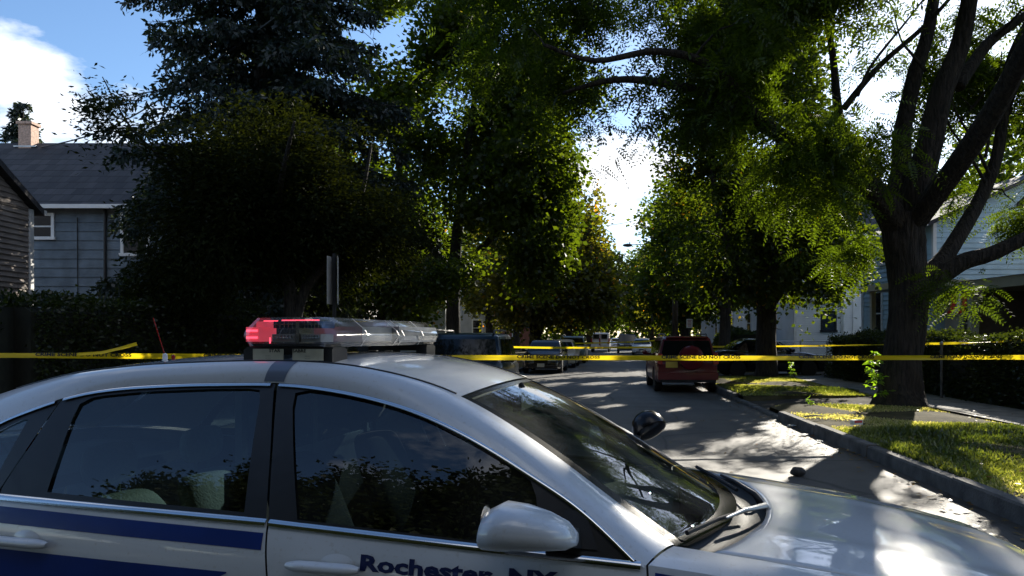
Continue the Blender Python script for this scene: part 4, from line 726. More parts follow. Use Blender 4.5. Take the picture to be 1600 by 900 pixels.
# left kerb
ry = 15.9; vehicle('parked_suv', 'dark blue SUV parked at the left kerb behind the light bar', 'SUV', (LK(ry)+1.05, ry, 0), street_rz(15)+math.pi, P_blue, L=4.7, W=.92, zs=.28, zhood=1.08, znose=.90, belt=1.08, roof=1.66, deck=1.06, xwb=1.0, xwt=.50, xrt=-2.0, xrb=-2.2, wr=.70, wheel=.36, side_cuts=((.03, .34), (.38, .66), (.70, .97)), tail_round=.12, rails=True)
ry = 34.6; vehicle('parked_car', 'black sedan with white front plate parked at the left kerb', 'car', (LK(ry)+1.05, ry, 0), street_rz(40)+math.pi, P_black, L=4.5, W=.87)
ry = 40.6; vehicle('parked_car', 'champagne sedan parked right behind the black sedan', 'car', (LK(ry)+1.2, ry, 0), street_rz(40)+math.pi, P_champ, L=4.7, W=.9)
ry = 47.5; vehicle('parked_suv', 'grey green SUV parked on the left beyond the champagne sedan', 'SUV', (LK(ry)+1.35, ry, 0), street_rz(40)+math.pi, P_green, L=4.6, W=.9, zs=.27, zhood=1.04, znose=.86, belt=1.04, roof=1.64, deck=1.04, xwb=1.0, xwt=.5, xrt=-1.95, xrb=-2.15, wr=.7, wheel=.35, side_cuts=((.03, .34), (.38, .66), (.70, .97)), rails=True)
van = vehicle('van', 'white cargo van standing in the middle of the far street', 'van', (9.5, 81, 0), street_rz(40), P_white, L=5.3, W=.98, zs=.32, zhood=1.15, znose=.92, belt=1.15, roof=2.02, deck=1.18, xwb=1.95, xwt=1.2, xrt=-2.55, xrb=-2.62, wr=.86, wheel=.36, axf=1.75, axr=-1.7, side_cuts=((.80, .97),), tail_round=.05, rear_glass=False, plate='rear')
for s in (-1, 1):
    mb = MB(); mb.box((-2.69, s*.42, 1.62), (.03, .62, .48)); mb.build('rear_window', M['car_glass'], van)
    mb = MB(); mb.box((-2.66, s*.91, 1.2), (.06, .13, .55)); mb.build('taillight', M['taillight'], van)
mb = MB(); mb.box((-2.68, 0, 1.2), (.03, .025, 1.4)); mb.box((-2.68, .06, 1.1), (.04, .10, .7)); mb.build('reflector_stripe', M['taillight'], van)
mb = MB(); mb.box((-2.70, 0, .46), (.16, 1.8, .2)); mb.build('rear_bumper', M['black_plastic'], van)
# right kerb, farther
ry = 68; vehicle('parked_car', 'silver blue sedan facing the viewer at the right kerb', 'car', (RK(ry)-1.1, ry, 0), street_rz(40)+math.pi, P_silver, L=4.5, W=.88)
ry = 75; vehicle('parked_suv', 'tall dark SUV with pale roof standing behind the silver blue sedan', 'SUV', (RK(ry)-2.4, ry, 0), street_rz(40)+math.pi, P_dark, L=4.9, W=.98, zs=.3, zhood=1.12, znose=.95, belt=1.12, roof=1.88, deck=1.1, xwb=1.1, xwt=.6, xrt=-2.1, xrb=-2.3, wr=.78, wheel=.38, side_cuts=((.03, .34), (.38, .66), (.70, .97)), rails=True)
ry = 112; vehicle('parked_car', 'small pale car at the very end of the street', 'car', (15.3, ry, 0), street_rz(40)+math.pi, P_white, L=4.5, W=.88)
# ------------------------------------------------------------ the police car
m, n, l, p = nodes('police_white'); p.inputs['Coat Weight'].default_value = 1.0; tcn = n.new('ShaderNodeTexCoord')
def _nz(sc, a, b, ca, cb, det=6):
    t = n.new('ShaderNodeTexNoise'); t.inputs['Scale'].default_value = sc; t.inputs['Detail'].default_value = det; l.new(tcn.outputs['Object'], t.inputs['Vector']); r = n.new('ShaderNodeValToRGB'); r.color_ramp.elements[0].position = a; r.color_ramp.elements[1].position = b; r.color_ramp.elements[0].color = (*ca, 1); r.color_ramp.elements[1].color = (*cb, 1); l.new(t.outputs['Fac'], r.inputs[0]); return r.outputs[0]
mm = n.new('ShaderNodeMixRGB'); mm.blend_type = 'MULTIPLY'; mm.inputs[0].default_value = 1; l.new(_nz(2.2, .3, .7, (.57, .605, .65), (.64, .675, .72)), mm.inputs[1]); l.new(_nz(70, .30, .40, (.90, .88, .85), (1, 1, 1), 3), mm.inputs[2]); l.new(mm.outputs[0], p.inputs['Base Color'])
l.new(_nz(5, .3, .75, (.01, .01, .01), (.06, .06, .06)), p.inputs['Coat Roughness']); p.inputs['Roughness'].default_value = .35; M['pc_white'] = m
M['pc_blue'] = mat('livery_blue', (.006, .030, .19), .35, 0, noise=.12, nscale=6, coat=.25, spec=.3)
M['pc_blue_text'] = mat('lettering_blue', (.006, .014, .075), .45, spec=.3)
M['pc_slate'] = mat('livery_slate', (.14, .17, .24), .30, 0, noise=.05, nscale=5, coat=.8)
M['trim_black'] = mat('window_trim', (.014, .013, .013), .38, noise=.25, nscale=14)
M['glass_side'] = glass_mat('glass_side', (.22, .29, .31), .085, 0, .03)
M['glass_front'] = glass_mat('glass_windshield', (.58, .68, .63), .12, .0, .14)
M['glass_lens'] = glass_mat('lens_clear', (.80, .82, .84), .09, .06, .10)
M['seat_dark'] = mat('seat_cloth', (.014, .015, .017), .9, noise=.3, nscale=30)
M['seat_pale'] = mat('seat_plastic', (.30, .33, .27), .7, noise=.15, nscale=30, bump=.3, bscale=90)
M['interior'] = mat('cabin_plastic', (.02, .022, .025), .8, noise=.2); M['headliner'] = mat('headliner', (.28, .28, .27), .95)
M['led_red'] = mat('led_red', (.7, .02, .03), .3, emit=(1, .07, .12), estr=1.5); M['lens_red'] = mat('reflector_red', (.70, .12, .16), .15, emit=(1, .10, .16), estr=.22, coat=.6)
M['led_blue'] = mat('led_blue', (.05, .12, .30), .15, .3, coat=.5); M['led_chrome'] = mat('led_reflector', (.62, .64, .66), .18, .9); M['smoke'] = mat('lightbar_module', (.46, .45, .44), .30, .2, noise=.35, nscale=9)
M['label_cream'] = mat('label_cream', (.60, .56, .42), .5, noise=.1, nscale=30)
pc = thing('police_car', 'white and blue police sedan with light bar blocking the street in the foreground', 'police car', (1.034, 2.884, 0), R(-14.21))
def ip(x, xs, ys): return float(np.interp(x, xs, ys))
def zs(x): return ip(x, [-.5, -.35, -.07, .29, .55, .8, 1.0], [.952, .938, .910, .866, .82, .762, .68])
def zbl(x): return ip(x, [-4.1, -3.4, -2.74, -1.657, -.48, -.3, .29, .8, 1.0], [1.0, 1.018, 1.007, .983, .925, .908, .838, .735, .65])
def wbl(x): return ip(x, [-4.1, -3.9, -3.5, -2.74, -2.2, -1.657, -1, -.48, .3, .7, .9, 1.0], [.66, .73, .81, .86, .872, .873, .868, .85, .815, .775, .72, .66])
def Ws(x, z):
    d = z-zbl(x); w_ = wbl(x)
    if d > 0: return w_-(.50*d+.25*d*d)
    w_ += .05*(1-math.exp(d*12))
    if z < .83: w_ -= .05*min(.83-z, .12)+.01*max(0, .71-z)
    if z < .45: w_ -= .05*((.45-z)/.25)**2
    return w_
def SP(x, z, o=0.0): return (x, -(Ws(x, z)+o), z)
def resample(pts, n, sm=6):
    P = np.array(pts, float); d = np.r_[0, np.cumsum(np.linalg.norm(np.diff(P, axis=0), axis=1))]; t = np.linspace(0, d[-1], n); Q = np.stack([np.interp(t, d, P[:, k]) for k in range(P.shape[1])], 1)
    for _ in range(sm): Q[1:-1] = (Q[:-2]+2*Q[1:-1]+Q[2:])/4
    return Q
C1 = [(-3.19, 1.03), (-3.10, 1.11), (-3.0, 1.19), (-2.908, 1.255), (-2.782, 1.302), (-2.666, 1.341), (-2.584, 1.366), (-2.396, 1.390), (-2.126, 1.405), (-1.788, 1.412), (-1.632, 1.404), (-1.453, 1.380), (-1.277, 1.343), (-1.188, 1.315), (-1.104, 1.285), (-1.018, 1.250), (-.936, 1.212), (-.858, 1.172), (-.79, 1.135), (-.726, 1.106), (-.67, 1.075), (-.615, 1.038), (-.546, .983), (-.484, .933), (-.462, .914)]
C1s = resample(C1, 90, 8)
C2 = [(-3.76, -.66, 1.045), (-3.6, -.615, 1.13), (-3.35, -.575, 1.24), (-3.081, -.557, 1.345), (-2.718, -.563, 1.432), (-2.375, -.568, 1.468), (-1.999, -.574, 1.484), (-1.737, -.570, 1.487), (-1.549, -.564, 1.478), (-1.452, -.560, 1.464), (-1.31, -.550, 1.436), (-1.2, -.539, 1.405), (-1.118, -.533, 1.374), (-1.066, -.542, 1.350), (-.978, -.561, 1.308), (-.896, -.580, 1.265), (-.813, -.598, 1.218), (-.707, -.622, 1.151), (-.565, -.653, 1.058), (-.45, -.678, .985), (-.384, -.693, .945)]
C2s = resample(C2, 90, 8)
def c2(x): return (ip(x, C2s[:, 0], C2s[:, 1]), ip(x, C2s[:, 0], C2s[:, 2]))
def c1z(x): return ip(x, C1s[:, 0], C1s[:, 1])
# ---- body shell
mb = MB()
for x0, x1, xe0, xe1, xa in ((-4.02, -2.758, None, lambda z: -2.758+max(0, .72-z)*1.1, -2.807), (-.449, .80, lambda z: -.449+.1*(.91-z), None, 0.0)):
    xs = sorted(set(list(np.linspace(x0, x1, 26))+[xa+.385*c_ for c_ in (-1.001, -.999, -.9, -.7, -.4, 0, .4, .7, .9, .999, 1.001) if x0 < xa+.385*c_ < x1]))
    def pt(i, v):
        x = xs[i]; zt = zbl(x); zb_ = .22
        if abs(x-xa) < .385: zb_ = max(zb_, math.sqrt(.385**2-(x-xa)**2)+.30)
        z = zb_+(zt-zb_)*v; f = (x-x0)/(x1-x0); xx = x
        if xe0: xx = x+(1-f)*(xe0(z)-x0)
        if xe1 and f > .5: xx = x+(f-.5)*2*(xe1(z)-x1)*(1 if z > zb_+.0 else 1)
        return SP(xx, z)
    b = len(mb.v); nv = 14; vs = [pt(i, j/nv) for i in range(len(xs)) for j in range(nv+1)]
    mb.add(vs, [(i*(nv+1)+j, (i+1)*(nv+1)+j, (i+1)*(nv+1)+j+1, i*(nv+1)+j+1) for i in range(len(xs)-1) for j in range(nv)])
# cant rail and pillars, between the window line and the roof line
K1 = [(0, -3.19), (.14, -3.0), (.30, -2.60), (.52, -1.79), (.66, -1.30), (.78, -.936), (.90, -.66), (1, -.462)]
K2 = [(0, -3.76), (.14, -3.35), (.30, -2.72), (.52, -1.76), (.66, -1.24), (.78, -.896), (.90, -.60), (1, -.384)]
def rail(u, v):
    xa = ip(u, [k[0] for k in K1], [k[1] for k in K1]); xb = ip(u, [k[0] for k in K2], [k[1] for k in K2]); z = c1z(xa); a = Vector(SP(xa, z, .002)); y, z2 = c2(xb); b = Vector((xb, y, z2))
    q = a.lerp(b, v); k = 4*v*(1-v); hgt = (b-a).length; amp = min(.020, .16*hgt)
    return q+Vector((0, -.70, .72))*amp*k
mb.grid(rail, 90, 8)
# rear shoulder and boot side
mb.grid(lambda u, v: (lambda xo: (lambda a, b: a.lerp(b, v)+Vector((0, -.3, .5))*.02*4*v*(1-v))(Vector(SP(xo, zbl(xo)-1e-4)), Vector((ip(u, [0, 1], [-3.98, -3.76]) if False else -4.0+u*(.24), -.60-.06*u, 1.035+.01*u))))(-4.02+u*.83), 14, 4)
# fender top
mb.grid(lambda u, v: (lambda x: (lambda a, b: a.lerp(b, v)+Vector((0, -.55, .6))*.012*4*v*(1-v))(Vector(SP(x-.065*(1-u), zbl(x-.065*(1-u))-1e-4)), Vector((x, -(.700-.055*max(0, x)), zs(x)))))(-.384+u*1.2), 26, 4)
mb.mirror_y()
# roof
def roofp(u, v):
    y = v*2-1; xe = -3.06+u*(3.06-1.118); bow = (1-y*y)*(-.07+u*.12); cyv, cz = c2(xe); return (xe+bow, -y*cyv*.995, cz-.004+.030*(1-abs(y)**2.2))
mb.grid(roofp, 44, 24)
# boot lid
mb.grid(lambda u, v: (-4.02+u*.26-.02*(1-(v*2-1)**2)*u-.05*(1-(v*2-1)**2)*(1-u), (v*2-1)*(.60+.06*u), 1.035+.010*u+.012*(1-(v*2-1)**2)), 6, 14)
# tail and nose
def noseX(y): return 1.0-.24*(abs(y)/.76)**2.6
def tailX(y): return -4.08+.09*(abs(y)/.72)**2.6
pf = [(-.035, .0), (0.0, -.04), (.02, -.10), (.035, -.18), (.05, -.26), (.045, -.36), (.0, -.46)]
mb.grid(lambda u, v: (lambda y, k: (noseX(y)+pf[k][0], y*(.985+.02*math.sin(k*.6)), zs(.97)+.0+pf[k][1]-.03*abs(y)))(1.52*u-.76, round(v*6)), 30, 6)
pr = [(.06, .015), (.0, -.01), (-.01, -.15), (-.02, -.32), (-.05, -.40), (-.05, -.60), (.0, -.75)]
mb.grid(lambda u, v: (lambda y, k: (tailX(y)+pr[k][0], y, 1.02+pr[k][1]))(1.44*u-.72, round(v*6)), 24, 6)
body = mb.build('body', M['pc_white'], pc, smooth=38)
# dark liner behind the panel gaps, underbody
mb = MB()
for sgn in (1, -1):
    mb.grid(lambda u, v: (lambda x, z: (x, -sgn*(Ws(x, z)-.03), z))(-3.2+u*3.4, .30+v*(zbl(-3.2+u*3.4)-.30-.012)), 20, 6)
mb.box((-1.5, 0, .27), (4.9, 1.5, .08)); mb.build('underbody', M['black_plastic'], pc, fix=False)
# ---- bonnet and cowl
def hood_rear(y): return -.070-.20*(abs(y)/.70)**2.2
def hoodp(u, v):
    yn = v*2-1; xr = hood_rear(yn*.70); xf = noseX(yn*.66)-.04; x = xr+(xf-xr)*u; y = yn*(.697-.055*max(0, x)); crease = .006*math.exp(-((abs(yn)-.62)/.10)**2)
    return (x, y, zs(x)+.026*(1-yn*yn)+crease-.004*(1 if u == 0 else 0)+.002)
mb = MB(); mb.grid(hoodp, 40, 40); hood = mb.build('bonnet', M['pc_white'], pc, smooth=180)
sm = hood.modifiers.new('thick', 'SOLIDIFY'); sm.thickness = .012
def wsp(u, v, o=0.0):                          # windscreen: v=0 base, v=1 top
    x = -.345+v*(-1.118+.345); cyv, cz = c2(x); q = u*2-1; b = 1-q*q; return (x+b*(.17*(1-v)+.055*v)+o*.5, -q*(-cyv)*.992, cz-.006+b*(.028*v-.004)+o)
mb = MB(); mb.grid(lambda u, v: (lambda a, b: a.lerp(b, v)-Vector((0, 0, .022*math.sin(math.pi*min(1, v*1.15)))))(Vector(wsp(u, .02))+Vector((0, 0, -.008)), Vector((hood_rear((u*2-1)*.69)+.02, (u*2-1)*-.69, zs(hood_rear((u*2-1)*.69))-.006))), 30, 6)
mb.build('cowl', M['black_plastic'], pc, smooth=180)
mb = MB(); mb.grid(wsp, 30, 20); wsg = mb.build('windshield', M['glass_front'], pc, smooth=180)
mb = MB()
for u0, u1, v0, v1 in ((0, .035, 0, 1), (.965, 1, 0, 1), (.035, .965, 0, .07), (.035, .965, .975, 1)): mb.grid(lambda u, v: wsp(u0+(u1-u0)*u, v0+(v1-v0)*v, .0015), 8 if u1-u0 < .1 else 30, 20 if v1-v0 > .5 else 2)
mb.build('black_border', M['black_gloss'], wsg, smooth=180)
def rwp(u, v):
    x = -3.72+v*(-3.07+3.72); cyv, cz = c2(x); q = u*2-1; b = 1-q*q; return (x-b*(.12*(1-v)+.06*v), -q*(-cyv)*.99, cz-.006+b*.026)
mb = MB(); mb.grid(rwp, 24, 14); mb.build('rear_window', M['glass_front'], pc, smooth=180)
# ---- doors, windows and bright trim on both flanks
def loop_fill(name, outer, hole, o, m, par, sgn):
    bm = bmesh.new()
    for lp in ([outer, hole] if hole else [outer]):
        vs = [bm.verts.new((x, 0, z)) for x, z in lp]
        for i in range(len(vs)): bm.edges.new((vs[i], vs[(i+1) % len(vs)]))
    bmesh.ops.triangle_fill(bm, use_beauty=True, use_dissolve=False, edges=bm.edges[:])
    for v in bm.verts: p_ = SP(v.co.x, v.co.z, o); v.co = (p_[0], p_[1]*sgn, p_[2])
    bmesh.ops.recalc_face_normals(bm, faces=bm.faces); me = bpy.data.meshes.new(name); bm.to_mesh(me); bm.free(); return link(name, me, m, par)
def dense(pts, n): return [tuple(p) for p in resample(list(pts), n, 0)]
def c1seg(xa, xb, n=24, drop=.004): return [(x, c1z(x)-drop) for x in np.linspace(xa, xb, n)]
def beltseg(xa, xb, n=14): return [(x, zbl(x)-.006) for x in np.linspace(xa, xb, n)]
def strip_along(pts, wdt, o, nrm_sign):         # moulding with a rounded section following a line on the flank
    P = np.array(pts); T = np.gradient(P, axis=0); T /= np.linalg.norm(T, axis=1, keepdims=True); Nn = np.stack([-T[:, 1], T[:, 0]], 1)*nrm_sign
    return [[SP(*(p+n_*wdt*f), o_) for f, o_ in ((0, .001), (.12, o*.8), (.5, o), (.88, o*.8), (1, .001))] for p, n_ in zip(P, Nn)]
GR = dict(rear=([(-2.547, 1.026), (-2.58, 1.31), (-2.565, 1.338), (-2.50, 1.352), (-2.309, 1.371), (-2.05, 1.384), (-1.86, 1.389), (-1.83, 1.381), (-1.749, 1.002)], (1, 8)),
          front=([(-1.556, .990), (-1.700, 1.362), (-1.694, 1.381), (-1.64, 1.386), (-1.534, 1.375), (-1.361, 1.350), (-1.185, 1.296), (-1.016, 1.229), (-.902, 1.175), (-.832, 1.140), (-.80, 1.118), (-.765, .950)], (1, 10)))
def text_mesh(s, size, name, m, par, fn, bold=0.0, align='CENTER'):
    cu = bpy.data.curves.new('text', 'FONT'); cu.body = s; cu.size = size; cu.align_x = align; cu.offset = bold; cu.resolution_u = 2
    o = bpy.data.objects.new('text', cu); me = bpy.data.meshes.new_from_object(o); bpy.data.objects.remove(o); bpy.data.curves.remove(cu)
    for v in me.vertices: v.co = fn(v.co.x, v.co.y)
    me.name = name; me.materials.clear(); return link(name, me, m, par)
for sgn in (1, -1):
    F = lambda mb_: mb_ if sgn == 1 else (lambda q: (setattr(q, 'v', [(x, -y, z) for x, y, z in q.v]), q)[1])(mb_)
    for dn, xa, xb, hx0, hx1 in (('front_door', lambda z: -1.650+.127*(.977-z), lambda z: -.455+.1*(.91-z), -1.56, -1.315), ('rear_door', lambda z: -2.752+max(0, .72-z)*1.1, lambda z: -1.6565+.127*(.977-z), -2.735, -2.475)):
        front = dn == 'front_door'; mb = MB()
        def dp(u, v):
            x = xa(.97)+(xb(.93)-xa(.97))*u; zt = zbl(x)-.002; z = .235+(zt-.235)*v; xx = xa(z)+(xb(z)-xa(z))*u; return SP(xx, min(z, zbl(xx)-.002))
        mb.grid(dp, 24, 22)
        door = F(mb).build(dn, M['pc_white'], pc, smooth=180)
        g, _ = GR['front' if front else 'rear']; n_ = 46; gl = dense(g+[g[0]], n_)[:-1]
        if front: outer = c1seg(-1.778, -.475, 34)+[(-.47, .915)]+beltseg(-.50, -1.655, 20)+dense([(-1.66, 1.0), (-1.712, 1.195), (-1.775, 1.395)], 8)
        else: outer = [(-1.786, c1z(-1.786)-.004)]+c1seg(-1.80, -2.660, 24)+dense([(-2.668, 1.325), (-2.703, 1.18), (-2.75, 1.03)], 8)+beltseg(-2.748, -1.663, 20)+dense([(-1.668, 1.0), (-1.720, 1.195), (-1.782, 1.38)], 8)
        loop_fill('window_frame', outer, gl, -.003, M['trim_black'], door, sgn)
        # pane: ruled between sill and upper edge
        if front: lo = lambda u: (-1.560+u*.80, None); up_ = dense([(-1.704, 1.383), (-1.64, 1.388), (-1.534, 1.377), (-1.361, 1.352), (-1.185, 1.298), (-1.016, 1.231), (-.902, 1.177), (-.832, 1.142), (-.785, 1.112)], 31)
        else: lo = lambda u: (-2.552+u*.808, None); up_ = dense([(-2.585, 1.338), (-2.50, 1.355), (-2.309, 1.374), (-2.05, 1.387), (-1.826, 1.391)], 31)
        mb = MB()
        def gp(u, v):
            a = np.array([lo(u)[0], zbl(lo(u)[0])-.03]); b = np.array(up_[min(30, round(u*30))]); q = a*(1-v)+b*v; return SP(q[0], q[1], -.014)
        mb.grid(gp, 30, 12); F(mb).build('window', M['glass_side'], door, smooth=180)
        # bright trim above and below the glass
        mb = MB(); ups = [p for p in C1s if (-1.778 < p[0] < -.47 if front else -2.66 < p[0] < -1.79)]; mb.loft(strip_along(ups, .013, .007, -1), False, False)
        bs = [(x, zbl(x)+.006) for x in np.linspace(xa(.98)+.003, -.47 if front else xb(.98)-.002, 24)]; mb.loft(strip_along(bs, .021, .010, -1), False, False); F(mb).build('chrome_trim', M['chrome'], door, smooth=60)
        # handle in its cup
        hz0 = .862; mb = MB()
        mb.loft([[SP(x, hz0+dz*k_, .010+oo*k_) for dz, oo in ((-.017, .0), (-.012, .024), (.004, .030), (.015, .022), (.016, .0))] for x, k_ in zip(np.linspace(hx0, hx1, 12), (.5, .85, 1, 1, 1, 1, 1, 1, 1, 1, .85, .5))], False, False)
        F(mb).build('handle', M['pc_white'], door, smooth=180)
        mb = MB(); hc = hx0+.165 if front else hx1-.105
        mb.grid(lambda u, v: SP(hc-.058*math.cos(math.pi*u)*(v), hz0+.010+.030*math.sin(math.pi*u)*v, .0012+.006*(1-v*v)), 16, 6); F(mb).build('handle_cup', M['pc_white'], door, smooth=180)
        if not front:
            mb = MB(); mb.grid(lambda u, v: (lambda x: SP(x, (.974-.026*u)-(.055-.004*u)*v, .0012))(-2.748+u*1.088), 24, 3); F(mb).build('blue_stripe', M['pc_blue'], door, smooth=180)
            mb = MB(); mb.grid(lambda u, v: (lambda x: SP(x, .832-.010*u-(.14*(1-u)**.6+.004)*v, .0012))(-2.748+u*.97), 24, 8); F(mb).build('blue_swoosh', M['pc_blue'], door, smooth=180)
        else:
            text_mesh('Rochester, NY', .062, 'lettering', M['pc_blue_text'], door, lambda x, y: (lambda q: (q[0], q[1]*sgn, q[2]))(SP((-1.322+x*1.62) if sgn == 1 else (-.66-x*1.62), .861+y-.014*(x*1.6/.6), .0018)), .0026, 'LEFT')
            mb = MB()                            # mirror
            rings = []
            for x, hy, hz, yc_, zc in ((-.885, .090, .044, -1.015, 1.030), (-.878, .102, .056, -1.015, 1.036), (-.83, .110, .071, -1.015, 1.046), (-.77, .104, .066, -1.01, 1.044), (-.71, .088, .055, -1.0, 1.036), (-.66, .062, .040, -.985, 1.024), (-.635, .030, .018, -.97, 1.014)):
                ring = []
                for k in range(20):
                    a = 2*math.pi*k/20; c_, s_ = math.cos(a), math.sin(a); e_ = .92; ring.append((x, yc_+hy*math.copysign(abs(c_)**e_, c_), zc+hz*math.copysign(abs(s_)**e_, s_)*(1 if s_ > 0 else .82)))
                rings.append(ring)
            mb.loft(rings, True, True); mir = F(mb).build('door_mirror', M['pc_white'], door, smooth=50)
            mb = MB(); mb.loft([[(-.70+a, -.845, .955+b) for a, b in ((-.05, 0), (.06, 0), (.05, .06), (-.04, .06))], [(-.705+a, -.93, 1.0+b) for a, b in ((-.04, -.02), (.035, -.02), (.03, .03), (-.035, .03))]], True, True); F(mb).build('mirror_arm', M['black_plastic'], mir)
            mb = MB(); mb.lathe([(.062, 0), (.001, -.002)], (-.885, -1.015, 1.044), 'X', 20); F(mb).build('mirror_glass', M['chrome'], mir)
            mb = MB(); mb.grid(lambda u, v: SP(-.70-.055*(1-v)+u*(.16-.10*v), .955+v*.10, .004), 4, 4); F(mb).build('mirror_base', M['black_plastic'], mir)
    # quarter window
    q = [(-2.775, 1.262), (-2.80, 1.045), (-3.10, 1.045), (-3.03, 1.115), (-2.95, 1.18), (-2.87, 1.228), (-2.80, 1.262)]
    out = c1seg(-2.672, -3.17, 18)+beltseg(-3.17, -2.76, 8)+dense([(-2.757, 1.03), (-2.711, 1.18), (-2.674, 1.32)], 7)
    fr = loop_fill('quarter_frame', out, dense(q+[q[0]], 30)[:-1], -.003, M['trim_black'], pc, sgn); loop_fill('quarter_window', dense(q+[q[0]], 30)[:-1], None, -.010, M['glass_side'], pc, sgn)
    mb = MB(); mb.loft(strip_along([p for p in C1s if p[0] < -2.672], .013, .007, -1), False, False); bs = [(x, zbl(x)+.006) for x in np.linspace(-3.17, -2.757, 10)]; mb.loft(strip_along(bs, .021, .010, -1), False, False); F(mb).build('chrome_trim', M['chrome'], fr, smooth=60)
    # livery on rail, quarter and fender
    mb = MB(); mb.grid(lambda u, v: Vector(rail(.509+.022*u, .03+.95*v))+Vector((0, -.0012, .0012)), 3, 8); F(mb).build('slate_stripe', M['pc_slate'], pc, smooth=180)
    mb = MB(); mb.grid(lambda u, v: SP(-3.95+u*1.185, .985-.008*u-.055*v, .0012), 24, 3); F(mb).build('blue_stripe', M['pc_blue'], pc, smooth=180)
    mb = MB(); mb.grid(lambda u, v: (lambda x: SP(x, zbl(x)-.016-.05*v-.02*u, .0012))(-.43+u*1.15), 24, 3); F(mb).build('blue_stripe', M['pc_blue'], pc, smooth=180)
    # black tube drawn for the dark line of the roof ditch
    mb = MB(); mb.tube([Vector((x, -abs(c2(x)[0])+.004, c2(x)[1]+.001)) for x in np.linspace(-3.0, -1.13, 40)], .0045, 6); F(mb).build('roof_ditch_line', M['trim_black'], pc, smooth=180)
    for x in (0.0, -2.807): wheel_parts(pc, x, -sgn*.80, .335, .22, M['rim'], 8)
    mb = MB(); mb.loft([[(noseX(.42)+.018, -sgn*.42, z) for z in (.56, .65)][::1]+[(noseX(.42)-.03, -sgn*.42, .66), (noseX(.42)-.03, -sgn*.42, .55)], [(noseX(.70)+.018, -sgn*.70, .55), (noseX(.70)+.018, -sgn*.70, .66), (noseX(.7)-.05, -sgn*.70, .675), (noseX(.7)-.05, -sgn*.70, .54)]], True, True); mb.build('headlight', M['headlight'], pc)
    MB().box((tailX(.5)-.02, -sgn*.5, .92), (.05, .34, .14)).build('taillight', M['taillight'], pc)
mb = MB(); mb.box((noseX(0)+.03, 0, .585), (.04, .72, .10)); mb.build('grille', M['black_plastic'], pc)
MB().box((tailX(0)-.03, 0, .84), (.02, .31, .16)).build('licence_plate', M['plate_yellow'], pc)
# ---- wipers
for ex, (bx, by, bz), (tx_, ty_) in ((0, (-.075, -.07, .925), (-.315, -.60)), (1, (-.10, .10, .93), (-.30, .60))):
    a = Vector((bx, by, bz)); t = Vector((tx_, ty_, .955)); mb = MB(); mb.tube([a+Vector((.02, 0, -.01)), a+Vector((0, 0, .02)), a.lerp(t, .35)+Vector((0, 0, .028)), a.lerp(t, .62)+Vector((0, 0, .022))], [.014, .012, .008, .005], 8); wp = mb.build('wiper', M['grey_metal'] if ex == 0 else M['black_plastic'], pc, smooth=60)  # near arm is grey to stand for a bright reflection on black
    mb = MB(); mb.tube([a.lerp(t, .18)+Vector((-.03, 0, .013)), a.lerp(t, .6)+Vector((-.03, 0, .016)), a.lerp(t, 1.05)+Vector((-.02, 0, .008))], .0075, 6); mb.build('wiper_blade', M['rubber'], wp)
# ---- spotlight on the far pillar
ax = Vector((.50, -.42, -.76)).normalized(); q = Vector((0, 0, 1)).rotation_difference(ax).to_matrix(); c = Vector((-.575, .87, 1.125))
mb = MB(); mb.lathe([(.012, -.070), (.040, -.064), (.066, -.045), (.083, -.012), (.088, .020), (.086, .034), (.082, .036)], (0, 0, 0), 'Z', 28); mb.v = [tuple(c+q @ Vector(p)) for p in mb.v]; spt = mb.build('spotlight', M['black_gloss'], pc, smooth=50)
mb = MB(); mb.lathe([(.086, .036), (.080, .043), (.05, .052), (.002, .056)], (0, 0, 0), 'Z', 28); mb.v = [tuple(c+q @ Vector(p)) for p in mb.v]; mb.build('lens', M['black_gloss'], spt, smooth=60)
mb = MB(); mb.tube([c-ax*.06, (-.62, .80, 1.06), (-.60, .73, 1.02)], .014, 8); mb.build('stem', M['black_metal'], spt)
# ---- roof aerial
mb = MB(); mb.lathe([(.022, 0), (.020, .012), (.011, .02), (.010, .045), (.002, .05)], (-2.63, -.14, 1.452), 'Z', 12); an = mb.build('antenna', M['white_trim'], pc, smooth=50)
mb = MB(); mb.tube([(-2.63, -.14, 1.49), (-2.70, -.13, 1.66)], .0022, 6); mb.build('whip', M['taillight'], an)
MB().lathe([(.004, 0), (.008, .003), (.008, .022), (.003, .025)], (-2.595, -.13, 1.470), 'Z', 10).build('stub', M['taillight'], an)
# ---- light bar
lx, hexp = -1.79, [(-.165, -.055), (-.196, -.012), (-.185, .010), (-.128, .056), (.128, .056), (.185, .010), (.196, -.012), (.165, -.055)]
lb = empty('light_bar', (lx, 0, 1.592)); lb.parent = pc
def lring(y, s, g=1.0): return [(x*s*g, y, z*(s*.35+.65)*g) for x, z in hexp]
LBY = [(-.565, .70), (-.55, .86), (-.515, 1.0), (-.2, 1.0), (.1, 1.0), (.57, 1.0), (.605, .86), (.62, .70)]
mb = MB(); mb.loft([lring(y, s) for y, s in LBY], True, True); mb.build('lens', M['glass_lens'], lb, smooth=25)
mb = MB()
for y in (-.26, .06, .12, .36):
    mb.loft([lring(y-.004, 1.0, 1.008), lring(y+.004, 1.0, 1.008)], True, False)
mb.build('lens_seam', M['smoke'], lb)
mb = MB(); mb.box((0, .03, -.048), (.30, 1.12, .012)); mb.build('base_plate', M['black_plastic'], lb)
mb = MB(); mb.box((0, .34, -.006), (.36, .48, .07)); mb.box((0, .34, .038), (.24, .46, .022)); mb.box((.0, -.06, -.006), (.30, .30, .06)); mb.build('module', M['smoke'], lb)
mb = MB(); mb.box((-.155, -.455, -.008), (.055, .12, .055)); mb.box((-.132, -.44, .030), (.045, .10, .022)); mb.build('red_reflector', M['lens_red'], lb)
